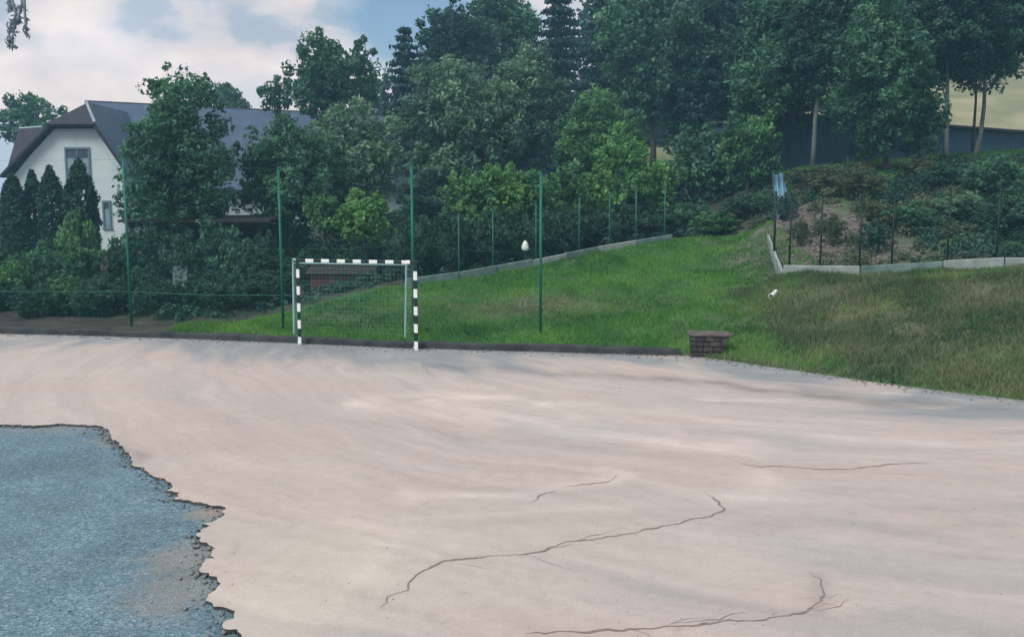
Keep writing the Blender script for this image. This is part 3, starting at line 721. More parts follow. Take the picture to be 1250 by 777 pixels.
def thuja(px, tip, wpx, Y, label):
    seedc[0] += 1; r_ = np.random.RandomState(seedc[0])
    T_ = P(px, tip, Y); bz = h1(T_[0], Y); org = (T_[0], Y, bz); hh = T_[2] - bz; w_ = wpx * Y / F
    e = empty('columnar_conifer', org, label, 'conifer', 'columnar conifers in front of the white house')
    nT = 1000; f = r_.rand(nT); an = r_.rand(nT) * 2 * PI
    prof = w_ * np.minimum(1, (f * 3.2) ** .75) * (1 - .12 * f) * (1 + .12 * np.sin(f * 40 + an * 3))
    cs = np.c_[np.cos(an) * prof * .82, np.sin(an) * prof * .82, hh * (1 - f) - .1]
    rs = w_ * (.14 + .12 * r_.rand(nT)) * np.clip(.5 + f * 3, .5, 1)
    lf = LEAFK * Y * .8; ct = np.maximum(3, (1.4 * 3 * rs ** 2 / (lf ** 2 * .7)).astype(int))
    v, ti = leaves(r_, cs, rs, ct, .45 + r_.normal(0, .15, nT), lf, .2, 1.7, 0, 1.8)
    global NLEAF; NLEAF += len(v) // 4
    link('crown', quads_mesh('crown', v, np.arange(len(v)).reshape(-1, 4), ti), L['dark'], e)
    MB().tube([(org[0], Y, bz - .1), (org[0], Y, bz + hh * .8)], [.09, .02], 7).build('trunk', BARK, e, org, True)

# behind and beside the house
tree('deciduous_tree', 42, 152, 34, 38, 74, 'teal', 'round green tree rising behind the left end of the white house', n=16)
tree('deciduous_tree', 272, 125, 30, 24, 78, 'grey', 'small pale tree top showing above the long roof', dens=.55, gaps=.3, n=14)
tree('deciduous_tree', 336, 118, 20, 24, 56, 'teal', 'thin wispy sapling top at the right end of the roof', dens=.5, gaps=.35, n=12, droop=.2)
tree('deciduous_tree', 216, 218, 62, 114, 34, 'teal', 'tall loose dark tree in front of the long roof', dens=.8, gaps=.12, n=40, irregular=.3, r0=.16, tuft=.26)
tree('deciduous_tree', 215, 118, 34, 36, 36, 'teal', 'spiky slender treetop reaching above the ridge of the roof', dens=.35, gaps=.4, n=12, irregular=.4, r0=.07)
thuja(14, 210, 19, 37, 'dark columnar conifer at the left edge of the picture')
thuja(38, 205, 14, 37.6, 'narrow dark columnar conifer, second from the left edge')
thuja(60, 200, 17, 37.2, 'dark columnar conifer under the left corner of the gable window')
thuja(95, 192, 21, 36.4, 'tallest and widest dark columnar conifer in front of the gable window')
# group right of the house
tree('deciduous_tree', 395, 98, 38, 52, 52, 'teal', 'upright dense tree with a rounded top beside the roof end', n=22)
tree('deciduous_tree', 440, 95, 24, 44, 55, 'teal', 'airy tree with sky showing through, beside the dense upright one', dens=.5, gaps=.35, n=16)
tree('willow_tree', 350, 215, 62, 68, 36, 'teal', 'wide rounded greyish shrub tree above the left goal post', n=26, dens=.95, droop=.25)
tree('willow_tree', 425, 195, 62, 66, 39, 'grey', 'drooping grey green willow tree behind the goal', n=26, dens=.85, droop=.3)
conifer('spruce_tree', 494, 32, 190, 42, 60, 'blue', 'dark blue spruce with a pointed tip against the sky')
conifer('spruce_tree', 516, 62, 200, 40, 63, 'blue', 'shorter dark spruce half hidden beside the pointed one')
tree('deciduous_tree', 560, 62, 48, 60, 60, 'dark', 'dark broad tree right of the pointed spruce', n=24)
tree('deciduous_tree', 612, 40, 42, 62, 64, 'teal', 'tall dark tree under the last gap of blue sky', n=24, gaps=.2, dens=.8)
tree('deciduous_tree', 560, 165, 72, 82, 46, 'grey', 'big pale grey green tree in the middle of the picture', n=32)
tree('deciduous_tree', 635, 135, 55, 72, 48, 'grey', 'pale grey green tree leaning right of the biggest one', n=28)
conifer('spruce_tree', 682, -45, 240, 62, 66, 'blue', 'tall dark spruce right of the last gap of sky', tiers=22)
conifer('spruce_tree', 742, -60, 240, 66, 62, 'blue', 'tall dark spruce cut by the top of the picture', tiers=22)
tree('deciduous_tree', 732, 168, 52, 62, 42, 'green', 'fresh green tree with a peaked crown in front of the spruces', n=26, top=.9)
tree('deciduous_tree', 762, 205, 40, 44, 37, 'bright', 'small bright green round tree above the fence corner', n=18, dens=.9)
# right-hand wood
tree('deciduous_tree', 800, 60, 55, 95, 56, 'teal', 'tall dark tree with upright plumes right of the spruces', n=28)
tree('deciduous_tree', 862, 95, 62, 90, 50, 'dark', 'broad dark tree with a small white gap of sky', n=30)
tree('deciduous_tree', 905, 0, 70, 70, 58, 'dark', 'dark crown filling the top edge right of the middle', n=26)
tree('deciduous_tree', 862, 205, 52, 52, 40, 'teal', 'low dark tree with brownish gaps above the grass corner', n=22, gaps=.2, dens=.8)
tree('deciduous_tree', 915, 185, 38, 52, 38, 'green', 'young leafy tree left of the pale blue sheet', n=20, dens=.7, gaps=.2)
tree('tall_tree', 955, 62, 52, 105, 43, 'teal', 'tall teal green tree with drooping branches above the blue shed end', n=30, droop=.35, trunkpx=958)
tree('tall_tree', 1005, 38, 45, 82, 40, 'dark', 'tall tree on a bare pale trunk at the left end of the shed', n=26, bark=BARK_P, trunkpx=998, r0=.115)
tree('tall_tree', 1075, 88, 50, 92, 36, 'teal', 'hanging leafy crown reaching down in front of the blue shed', n=30, droop=.4, trunkpx=1088, r0=.12)
tree('tall_tree', 1062, 10, 60, 72, 44, 'green', 'light green crown at the top edge above the shed', n=24, dens=.8)
tree('tall_tree', 1155, 18, 62, 72, 39, 'dark', 'dark crown on a slender trunk at the right, first of the pair', n=28, bark=BARK_P, trunkpx=1166, r0=.11)
tree('tall_tree', 1228, 5, 55, 72, 40, 'dark', 'dark crown on a slender trunk nearest the right edge', n=26, bark=BARK_P, trunkpx=1200, r0=.11)
tree('tall_tree', 1195, 62, 46, 46, 42, 'teal', 'leafy crown between the two slender trunks, over the dry field', n=22, dens=.75, gaps=.25, droop=.3, r0=.08)
tree('tall_tree', 1130, 60, 44, 60, 41, 'green', 'lighter tall crown right of the hanging one', n=24, dens=.8, gaps=.15, droop=.2, r0=.09)
tree('tall_tree', 930, 110, 36, 60, 41, 'teal', 'teal leafy crown just left of the shed end', n=22, dens=.8, gaps=.15)
tree('deciduous_tree', 1120, 150, 36, 45, 37, 'teal', 'loose low branches hanging over the roof of the blue shed', n=18, dens=.6, gaps=.3, r0=.07)
# a far-off wood that closes the view up the hill
def wood(name, items, pal, label):
    r_ = np.random.RandomState(77); lobes = []
    for px, py, rx, ry, Y in items:
        c = P(px, py, Y); k = Y / F; lobes += crown_lobes(r_, c, (rx * k, rx * k, ry * k), 16)
    o = link(name, crown_mesh(name, r_, lobes, .40, .8), L[pal]); tag(o, label, None, None, 'stuff'); return o
wood('far_wood', [(460 + i * 62, 175 + (i % 2) * 16 - i * 2, 55, 85, 84 + (i % 3) * 4) for i in range(7)] + [(900, 95, 60, 90, 86), (960, 40, 60, 80, 88), (830, 80, 60, 90, 88), (760, 60, 60, 90, 90), (1030, 15, 55, 80, 86), (1090, 20, 55, 80, 86), (1150, 0, 60, 70, 86), (1220, -10, 60, 65, 86)], 'dark', 'dark wood up the hill behind the garden trees')

# row of little trees behind the low wall
rows = [(578, 244, 30, 34, 31.5, 'green', 'small tree with a leafy top at the left end of the wall row'), (612, 236, 26, 36, 32, 'bright', 'brighter young tree just left of the white lamp'),
        (652, 246, 26, 32, 32.5, 'green', 'young tree directly above the white lamp'), (692, 236, 26, 32, 33.5, 'green', 'young tree right of the green pole on the slope'),
        (730, 240, 26, 30, 34.5, 'bright', 'light green young tree at the middle of the wall row'), (768, 236, 24, 28, 35.2, 'green', 'young tree second from the wall end'),
        (800, 228, 22, 32, 36, 'bright', 'young tree by the last pale green post of the wall')]
for px, py, rx, ry, Y, pal, lab in rows:
    tree('young_tree', px, py + 3, rx + 5, ry + 5, Y, pal, lab, n=18, dens=.85, gaps=.14, r0=.045, group='row of young trees behind the low wall', bark=BARK)
tree('young_tree', 446, 268, 34, 32, 30, 'bright', 'bright green bushy young tree right above the goal bar', n=16, dens=.9, r0=.05)
tree('young_tree', 395, 262, 26, 28, 31, 'green', 'dull green young tree above the left half of the goal', n=14, dens=.7, gaps=.2, r0=.05)
# shrubs: a few prototypes, copied
def shrub_proto(pal, seed, Y=30, dens=1.0):
    r_ = np.random.RandomState(seed); lobes = crown_lobes(r_, (0, 0, .95), (1, 1, .95), 13, .25)
    me = crown_mesh('foliage', r_, lobes, LEAFK * Y * .9, dens, gaps=.12)
    me.materials.append(L[pal])
    mb = MB()
    for k in range(6):
        an = k * 1.05 + r_.rand(); mb.tube([(0, 0, -.15), (math.cos(an) * .25, math.sin(an) * .25, .6), (math.cos(an) * .6, math.sin(an) * .6, 1.3)], [.05, .035, .012], 6)
    m2 = bpy.data.meshes.new('stem'); m2.from_pydata(mb.v, [], mb.f); m2.materials.append(BARK)
    return me, m2
protos = {p: [shrub_proto(p, 500 + i * 7 + j) for j in range(2)] for i, p in enumerate(('dark', 'teal', 'green', 'grey', 'olive'))}
pc = [0]
def shrub(px, top, wpx, Y, pal, label, group=None, sink=0.0):
    pc[0] += 1; r_ = random.Random(pc[0]); me, m2 = protos[pal][pc[0] % 2]
    T_ = P(px, top, Y); bz = h1(T_[0], Y); hh = max(.9, T_[2] - bz)
    e = empty('shrub', (T_[0], Y, bz - sink), label, 'shrub', group); e.rotation_euler.z = r_.random() * 6.28
    w_ = wpx * Y / F; e.scale = (w_, w_ * r_.uniform(.8, 1.1), hh / 1.9)
    for nm, mm in (('foliage', me), ('stem', m2)):
        o = bpy.data.objects.new(nm, mm); C.objects.link(o); o.parent = e
gl_ = 'shrubs behind the fence on the left'
for a_ in [(14, 318, 30, 27.5, 'green', 'light green shrub at the left edge behind the kerb'), (55, 300, 36, 29, 'teal', 'shrub below the narrow columnar conifers'),
           (92, 268, 30, 30, 'green', 'yellowish green shrub right below the tallest columnar conifer'), (75, 335, 30, 26.5, 'green', 'low leafy shrub just behind the wire on the left'),
           (150, 285, 24, 31, 'teal', 'shrub behind the leftmost green pole'), (35, 362, 26, 25.6, 'dark', 'low dark shrub nearest the kerb at the left'),
           (115, 345, 32, 26, 'dark', 'dark shrub just left of the leftmost green pole'), (165, 290, 30, 31.5, 'teal', 'shrub under the tall loose tree'),
           (180, 360, 22, 26, 'dark', 'low dark shrub just right of the leftmost green pole'), (-20, 300, 34, 30, 'dark', 'dark shrub cut by the left edge')]:
    shrub(*a_, group=gl_)
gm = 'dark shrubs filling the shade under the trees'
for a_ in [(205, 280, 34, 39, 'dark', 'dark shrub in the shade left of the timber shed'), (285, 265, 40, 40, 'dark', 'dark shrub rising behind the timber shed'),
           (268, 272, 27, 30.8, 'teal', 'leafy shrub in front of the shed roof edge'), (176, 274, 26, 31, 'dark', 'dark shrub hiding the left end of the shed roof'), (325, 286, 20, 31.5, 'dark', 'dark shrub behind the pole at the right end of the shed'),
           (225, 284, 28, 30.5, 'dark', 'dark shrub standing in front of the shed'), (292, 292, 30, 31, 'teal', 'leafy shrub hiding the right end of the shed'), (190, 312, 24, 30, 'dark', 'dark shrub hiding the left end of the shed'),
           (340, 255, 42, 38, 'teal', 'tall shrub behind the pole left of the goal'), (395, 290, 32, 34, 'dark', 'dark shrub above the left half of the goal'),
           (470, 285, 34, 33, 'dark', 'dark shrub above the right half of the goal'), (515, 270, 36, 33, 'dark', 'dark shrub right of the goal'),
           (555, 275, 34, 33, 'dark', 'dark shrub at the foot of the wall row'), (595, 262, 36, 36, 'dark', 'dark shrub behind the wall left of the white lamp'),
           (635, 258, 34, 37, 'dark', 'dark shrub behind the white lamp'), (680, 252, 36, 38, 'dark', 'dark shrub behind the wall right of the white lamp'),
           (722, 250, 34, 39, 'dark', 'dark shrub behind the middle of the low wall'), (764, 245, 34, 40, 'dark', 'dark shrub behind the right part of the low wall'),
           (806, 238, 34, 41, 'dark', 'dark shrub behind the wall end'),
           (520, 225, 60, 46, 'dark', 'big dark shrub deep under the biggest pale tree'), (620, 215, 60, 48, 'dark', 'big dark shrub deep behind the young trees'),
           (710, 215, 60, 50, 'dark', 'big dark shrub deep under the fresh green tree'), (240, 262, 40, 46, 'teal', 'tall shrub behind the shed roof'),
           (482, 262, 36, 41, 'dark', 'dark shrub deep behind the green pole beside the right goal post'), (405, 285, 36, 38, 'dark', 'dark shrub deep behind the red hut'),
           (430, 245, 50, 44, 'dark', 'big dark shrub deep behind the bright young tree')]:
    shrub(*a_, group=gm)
gr_ = 'shrubs on the right-hand slope'
for a_ in [(845, 245, 30, 35, 'teal', 'shrub at the top corner of the grass slope'), (872, 262, 34, 34, 'green', 'rounded leafy shrub at the head of the grass slope'), (905, 252, 26, 34.5, 'dark', 'dark shrub left of the pale blue sheet'),
           (930, 262, 14, 34, 'teal', 'small shrub against the fence corner'), (985, 205, 24, 35, 'olive', 'brownish shrub above the bare earth'), (1050, 225, 30, 32, 'olive', 'olive shrub on the slope above the concrete panels'),
           (1075, 255, 24, 28.5, 'olive', 'low olive shrub right behind the concrete panels'),
           (1112, 250, 32, 28, 'teal', 'rounded green shrub behind the middle concrete panels'), (1150, 212, 34, 32, 'dark', 'dark shrub under the pair of slender trunks'), (1172, 235, 30, 28.5, 'grey', 'greyish shrub by the fence right of the middle'),
           (1215, 192, 42, 30, 'teal', 'big leafy shrub climbing the slope at the right edge'), (1222, 255, 36, 26.8, 'dark', 'dark shrub behind the last concrete panel'), (1255, 230, 36, 27, 'teal', 'shrub cut by the right edge of the picture'),
           (1018, 290, 12, 27.4, 'olive', 'small brownish shrub growing out of the bare earth'), (978, 285, 9, 28, 'olive', 'tiny olive shrub at the left edge of the bare earth'),
           (1120, 215, 26, 34, 'olive', 'small olive shrub near the terrace edge'), (958, 262, 12, 30.5, 'dark', 'small dark shrub below the pale blue sheet'),
           (1000, 228, 24, 33, 'olive', 'reddish olive shrub under the bare pale trunk'), (1068, 290, 16, 26.5, 'dark', 'tiny dark shrub touching a concrete panel')]:
    shrub(*a_, group=gr_)

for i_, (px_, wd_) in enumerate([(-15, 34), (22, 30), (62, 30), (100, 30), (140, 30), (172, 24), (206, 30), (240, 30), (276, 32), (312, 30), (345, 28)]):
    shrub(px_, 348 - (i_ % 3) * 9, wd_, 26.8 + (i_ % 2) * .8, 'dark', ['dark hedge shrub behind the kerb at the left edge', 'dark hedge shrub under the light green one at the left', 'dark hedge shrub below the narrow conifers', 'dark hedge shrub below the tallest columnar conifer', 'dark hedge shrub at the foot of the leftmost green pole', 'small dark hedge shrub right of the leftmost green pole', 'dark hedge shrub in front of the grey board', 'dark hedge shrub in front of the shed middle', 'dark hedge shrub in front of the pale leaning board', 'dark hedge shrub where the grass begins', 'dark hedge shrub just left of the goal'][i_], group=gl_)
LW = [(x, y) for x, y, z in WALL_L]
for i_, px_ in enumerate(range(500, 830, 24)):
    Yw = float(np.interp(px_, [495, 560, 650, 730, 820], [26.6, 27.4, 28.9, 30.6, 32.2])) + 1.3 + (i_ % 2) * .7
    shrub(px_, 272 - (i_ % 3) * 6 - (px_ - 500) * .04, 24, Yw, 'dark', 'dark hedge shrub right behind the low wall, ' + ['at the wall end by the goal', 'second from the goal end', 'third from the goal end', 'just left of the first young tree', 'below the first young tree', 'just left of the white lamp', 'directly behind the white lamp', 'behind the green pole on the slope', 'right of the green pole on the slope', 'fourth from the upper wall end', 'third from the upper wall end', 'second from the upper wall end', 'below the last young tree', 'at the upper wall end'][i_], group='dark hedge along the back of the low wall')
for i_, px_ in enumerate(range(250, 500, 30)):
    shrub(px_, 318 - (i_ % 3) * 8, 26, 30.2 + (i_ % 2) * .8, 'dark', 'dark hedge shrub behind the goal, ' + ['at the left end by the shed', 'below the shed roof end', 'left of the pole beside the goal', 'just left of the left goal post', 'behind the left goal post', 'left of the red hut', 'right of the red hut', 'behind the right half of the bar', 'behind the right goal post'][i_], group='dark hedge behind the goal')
def ground_cover(name, pal, label, xr0, yr0, keep, n, seed, size=.14):
    r_ = np.random.RandomState(seed); x = r_.uniform(*xr0, n); y = r_.uniform(*yr0, n); k = keep(x, y) & (fbm(x * .9, y * .9, 3, seed) > .42); x, y = x[k], y[k]
    z = H(x, y); rr = .08 + .26 * r_.rand(len(x)) ** 2 * fbm(x * .5, y * .5, 2, seed + 2) * 2
    cs = np.c_[x, y, z + rr * .5]; ct = np.maximum(4, (rr ** 2 / size ** 2 * 6).astype(int))
    v, ti = leaves(r_, cs, rr, ct, np.clip(.5 + (fbm(x * .6, y * .6, 3, seed) - .5) * 1.2, 0, 1), size, .5, .8)
    print(name, len(v) // 4)
    tag(link(name, quads_mesh(name, v, np.arange(len(v)).reshape(-1, 4), ti), L[pal]), label, None, None, 'stuff')
slope_ = lambda x, y: (x > np.interp(y, [24.6, 29.5], [7.7, 8.6]) + .3) & (x > 8.3 + (y - 25) * .05) & (y > 25.2 - (x - 8) * .15) & ~((np.hypot((x - 9.9 - (y - 27.5) * .22) / 2.4, (y - 28.0) / 4.2) < 1)) & (y < 38)
ground_cover('brambles', 'olive', 'olive brambles and weeds covering the slope behind the right fence', (8, 24), (24, 41), slope_, 5200, 61, .075)
ground_cover('brambles', 'dark', 'green nettles and weeds on the slope behind the right fence', (8, 24), (24, 41), slope_, 2600, 62, .075)
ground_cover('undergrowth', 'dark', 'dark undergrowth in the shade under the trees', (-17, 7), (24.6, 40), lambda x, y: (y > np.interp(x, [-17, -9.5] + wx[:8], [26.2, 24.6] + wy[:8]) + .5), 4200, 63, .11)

rg2 = np.random.RandomState(9); ex = 9.6 + rg2.normal(0, 1.3, 2600); ey = 28 + rg2.normal(0, 2.4, 2600); k_ = (ey > 25.4) & (ex > 8.5 + (29.5 - ey) * -.03) & (ex > np.interp(ey, [24.6, 29.5], [7.7, 8.6]) + .15); ex, ey = ex[k_], ey[k_]
crumbs('rubble', np.c_[ex, ey, H(ex, ey) + .01], .012 + rg2.rand(len(ex)) ** 3 * .10, simple('earth_clod', (0.07, 0.065, 0.06), (0.22, 0.20, 0.185), 6, .95, .5), 'clods and stones lying on the bare earth slope')
ground_cover('weeds', 'olive', 'thin weeds growing on the bare earth slope', (8.7, 12.5), (25.4, 34), lambda x, y: np.random.RandomState(2).rand(len(x)) < .3, 600, 71, .06)

# ------------------------------------------------------------------ goal
gA = Vector(G(366, 421.0)); gB = Vector(G(508, 427)); ang = math.atan2(gB.y - gA.y, gB.x - gA.x)
gu = Vector((math.cos(ang), math.sin(ang), 0)); gn = Vector((-.36, .94, 0))      # the light frame is racked to the left
GW = (gB - gA).length
goal = empty('handball_goal', gA, 'black and white striped handball goal with a net at the edge of the court', 'goal')
def gp_(u, d, z): p = gA + gu * u + gn * d; return (p.x, p.y, z)
def striped(p0, p1, seq, name):
    mb = MB(); p0 = Vector(p0); p1 = Vector(p1); L_ = (p1 - p0).length; d = (p1 - p0).normalized(); pos = 0
    s_ = .04; vert = abs(d.z) > .5
    a_ = Vector((gu.x, gu.y, 0)) if vert else Vector((0, 0, 1)); b_ = gn
    for ln, mi in seq:
        q0 = p0 + d * pos; q1 = p0 + d * min(L_, pos + ln); pos += ln
        vs = []
        for q in (q0, q1):
            for x, y in ((-1, -.7), (-.7, -1), (.7, -1), (1, -.7), (1, .7), (.7, 1), (-.7, 1), (-1, .7)): vs.append(q + a_ * x * s_ + b_ * y * s_)
        fs = [(k, (k + 1) % 8, 8 + (k + 1) % 8, 8 + k) for k in range(8)]
        if pos <= ln + 1e-6: fs.append(tuple(range(8))[::-1])
        if pos >= L_ - 1e-6: fs.append(tuple(range(8, 16)))
        mb.add(vs, fs, mi)
    return mb.build(name, [WHITE, BLACK], goal, gA)
ps = [(.2, 0), (.2, 1)] * 4 + [(.2, 0), (.16, 1)]
striped(gp_(0, 0, 0), gp_(0, 0, 1.96), ps, 'post'); striped(gp_(GW, 0, 0), gp_(GW, 0, 1.96), ps, 'post')
striped(gp_(-.04, 0, 2.001), gp_(GW + .04, 0, 2.001), [(.24, 1)] + [(.2, 0), (.2, 1)] * 6 + [(.2, 0), (.24, 1)], 'crossbar')
def gtube(pts, r, name): return MB().tube(pts, r, 8).build(name, GALV, goal, gA, True)
TB, BB = .80, 1.0
for u in (0, GW):
    gtube([gp_(u, .04, 2.0), gp_(u, TB - .12, 2.0), gp_(u, TB - .03, 1.96), gp_(u, TB, 1.86), gp_(u, BB, .10), gp_(u, BB, 0.0)], .024, 'back_stay')
    gtube([gp_(u, .04, .03), gp_(u, BB, .03)], .02, 'ground_bar')
gtube([gp_(0, BB, .035), gp_(GW, BB, .035)], .02, 'back_ground_bar'); gtube([gp_(0, TB, 1.90), gp_(GW, TB, 1.90)], .014, 'back_top_bar')
net = MB()
def cord(a_, b_, r=.0014): net.tube([a_, b_], r, 3, cap=False)
def backp(u, s_):  # s 0 bottom .. 1 top
    return gp_(u, BB + (TB - BB) * s_, .03 + (1.88 - .03) * s_)
for i in range(31):
    u = GW * i / 30
    for j in range(8): 
        b0 = gp_(u, (.0 + .05 * math.sin(PI * j / 8)) + BB + (TB - BB) * j / 8, .03 + 1.85 * j / 8); b1 = gp_(u, .05 * math.sin(PI * (j + 1) / 8) + BB + (TB - BB) * (j + 1) / 8, .03 + 1.85 * (j + 1) / 8); cord(b0, b1)
    cord(gp_(u, .04, 2.0), gp_(u, TB, 1.88))
for j in range(19):
    s_ = j / 18; d = .05 * math.sin(PI * s_); cord(gp_(0, d + BB + (TB - BB) * s_, .03 + 1.85 * s_), gp_(GW, d + BB + (TB - BB) * s_, .03 + 1.85 * s_))
for u in (0, GW):
    for j in range(20):
        s_ = j / 19; cord(gp_(u, .03, .03 + 1.9 * s_), gp_(u, BB + (TB - BB) * s_, .03 + 1.85 * s_))
    for j in range(9): d = BB * j / 9; cord(gp_(u, d, .03), gp_(u, d * .82, 1.95))
for j in range(1, 8): cord(gp_(0, TB * j / 8, 1.99), gp_(GW, TB * j / 8, 1.99))
net.build('net', NETM, goal, gA)

# ------------------------------------------------------------------ tall green ball fence behind the goal
fb = [G(-140, 398, 0), G(156, 404, 0), G(343, 410.5, 0), G(501, 416.5, 0), G(660, 421, 0)]
fb = [(x, y + .25, h1(x, y + .25)) for x, y, z in fb]
fb[3] = (fb[3][0], fb[3][1] + .5, h1(fb[3][0], fb[3][1] + .5))
tops = [4.55, 4.5, 4.2, 4.25, 4.05]
fence = empty('ball_fence', fb[2], 'tall fence of slender green poles with thin net behind the goal', 'fence')
for (x, y, z), tp_ in zip(fb, tops):
    mb = MB().tube([(x, y, z - .3), (x, y, tp_)], .033, 12); mb.tube([(x, y, tp_), (x, y, tp_ + .03)], [.037, .022], 12)
    mb.build('pole', GREENP, fence, fb[2], True)
nm = MB()
for i in range(len(fb) - 1):
    a_, b_ = Vector(fb[i]), Vector(fb[i + 1]); ta, tb_ = tops[i], tops[i + 1]; n = int((b_ - a_).length / .12)
    for zf in (.995, .5):
        w0 = MB().tube([(a_.x, a_.y, a_.z + (ta - a_.z) * zf), ((a_.x + b_.x) / 2, (a_.y + b_.y) / 2, (a_.z + b_.z) / 2 + ((ta + tb_) / 2 - (a_.z + b_.z) / 2) * zf - .03), (b_.x, b_.y, b_.z + (tb_ - b_.z) * zf)], .0025, 5, cap=False).build('wire', GREENP, fence, fb[2])
    MB().tube([(a_.x, a_.y, 1.02), ((a_.x + b_.x) / 2, (a_.y + b_.y) / 2, .98), (b_.x, b_.y, 1.02)], .008, 5, cap=False).build('wire', GREENP, fence, fb[2])
    for k in range(n):
        for sg in (0, 1):
            f0 = k / n; x0 = a_.lerp(b_, f0); hN = 3.9; f1_ = f0 + (hN / (b_ - a_).length) * (1 if sg == 0 else -1)
            zA, zB = .1, 4.0
            if f1_ > 1: zB = zA + (zB - zA) * (1 - f0) / (f1_ - f0); f1_ = 1
            if f1_ < 0: zB = zA + (zB - zA) * (f0) / (f0 - f1_); f1_ = 0
            x1 = a_.lerp(b_, f1_); 
            if zB - zA > .05: nm.tube([(x0.x, x0.y, zA + x0.z), (x1.x, x1.y, zB + x1.z * .3)], .0016, 3, cap=False)
o = nm.build('net_mesh', GREENP, fence, fb[2])

# ------------------------------------------------------------------ low wall with posts on top of the slope
def seglist(pts, step):
    out = [Vector(pts[0])]; 
    for a_, b_ in zip(pts[:-1], pts[1:]):
        a_, b_ = Vector(a_), Vector(b_); n = max(1, round((b_ - a_).length / step))
        for i in range(1, n + 1): out.append(a_.lerp(b_, i / n))
    return out
def wall_run(name, pts, hgt, step, postset, post_h, pmat, pan_m, label, cat, post_r=.035, tilt=.02):
    S_ = seglist(pts, step); org = S_[0]; e = empty(name, org, label, cat)
    for i, (a_, b_) in enumerate(zip(S_[:-1], S_[1:])):
        d = (b_ - a_); ln = math.hypot(d.x, d.y); rz = math.atan2(d.y, d.x); jz = random.uniform(-tilt, tilt)
        n_ = Vector((-math.sin(rz), math.cos(rz), 0)) * random.uniform(-.012, .012)
        vs = []
        for q, zz in ((a_ + d * .012, 0), (b_ - d * .012, 0)):
            for o_, z in ((-.04, -.35), (-.04, hgt - .02), (-.025, hgt), (.025, hgt), (.04, hgt - .02), (.04, -.35)):
                vs.append((q.x - math.sin(rz) * o_ + n_.x, q.y + math.cos(rz) * o_ + n_.y, q.z + z + jz))
        fs = [(k, k + 6, (k + 1) % 6 + 6, (k + 1) % 6) for k in range(6)] + [(0, 1, 2, 3, 4, 5), (11, 10, 9, 8, 7, 6)]
        MB().add(vs, fs).build('panel', pan_m[i % len(pan_m)], e, org)
    for px, Yg in postset:
        # the point of the run seen at px
        best = min(((abs((q.x / q.y * (math.cos(PITCH)) * F + 625) - px), q) for a_, b_ in zip(S_[:-1], S_[1:]) for q in [a_.lerp(b_, k / 10) for k in range(11)]), key=lambda z: z[0])[1]
        x, y = best.x, best.y + .09
        mb = MB().tube([(x, y, best.z - .3), (x, y, best.z + post_h)], post_r, 8); mb.tube([(x, y, best.z + post_h), (x, y, best.z + post_h + .025)], [post_r * 1.1, post_r * .5], 8)
        mb.build('post', pmat, e, org, True)
    return e, S_
eL, SL = wall_run('low_wall', [(x, y, h1(x, y)) for x, y, z in [WALL_L[i] for i in range(3, 8)]], .20, 1.3, [(560, 0), (603, 0), (655, 0), (706, 0), (742, 0), (775, 0), (808, 0)], 1.95, PALEG, [CONCD, CONCD, CONCD, CONC, CONCD, CONC], 'low pale concrete wall with green posts along the top of the grass slope', 'wall', .022)
def wire_run(e, S_, zs, org, m_):
    for z in zs:
        MB().tube([(q.x, q.y + .09, q.z + z) for q in S_], .004, 4, cap=False).build('wire', m_, e, org)
wire_run(eL, SL, (.7, 1.3, 1.9), SL[0], GREEND)
eR, SR = wall_run('panel_fence', [(x, y, h1(x, y) + .0) for x, y, z in WALL_R[1:]], .30, 2.05, [(960, 0), (997, 0), (1044, 0), (1090, 0), (1153, 0), (1215, 0)], 2.15, GREEND, [CONC, CONCD, CONC, CONC], 'fence of pale concrete base panels and dark posts on the right bank', 'fence', .026)
wire_run(eR, SR, (.8, 1.4, 2.1), SR[0], GREEND)
eS, SS = wall_run('side_wall', [(x, y, h1(x, y)) for x, y, z in [WALL_R[0], WALL_R[1]]], .14, 1.6, [(943, 0)], 1.9, GREEND, [CONC, CONC], 'narrow pale concrete edging running up to the fence corner', 'wall', .035)

# ------------------------------------------------------------------ stone headwall in the grass edge
c0 = Vector(G(842, 436)); hw = empty('stone_headwall', c0, 'small dark stone headwall with a pale coping at the foot of the slope', 'wall')
STONEM = [simple('dark_stone', (0.022, 0.022, 0.026), (0.070, 0.062, 0.062), 9, .9, .6), simple('brown_stone', (0.045, 0.036, 0.036), (0.11, 0.09, 0.085), 9, .9, .6)]
rs_ = random.Random(5)
hx = Vector((1, -.10, 0)).normalized(); hyv = Vector((.10, 1, 0)).normalized()
core = MB(); cc_ = c0 + hx * .36 + hyv * .30
core.box((cc_.x, cc_.y, .20), (.60, .42, .46), math.atan2(hx.y, hx.x), taper=1.12).build('core', STONEM[0], hw, c0)
z = 0.0
for row in range(4):
    hrow = .115; u = 0.0; wrow = .62 + row * .075
    while u < wrow - .04:
        wst = min(rs_.uniform(.12, .22), wrow - u); 
        p = c0 + hx * (u + wst / 2) + hyv * (.055 + rs_.uniform(-.012, .012))
        MB().box((p.x, p.y, z + hrow / 2), (wst - .014, .09, hrow - .012), math.atan2(hx.y, hx.x) + rs_.uniform(-.04, .04), bevel=.014).build('stone', STONEM[rs_.random() < .4], hw, c0); u += wst
    z += hrow
p = c0 + hx * .43 + hyv * .26
MB().box((p.x, p.y, z + .03), (.90, .56, .06), math.atan2(hx.y, hx.x), bevel=.012).build('coping', simple('coping_stone', (.06, .055, .052), (.15, .14, .13), 5, .9, .3), hw, c0)

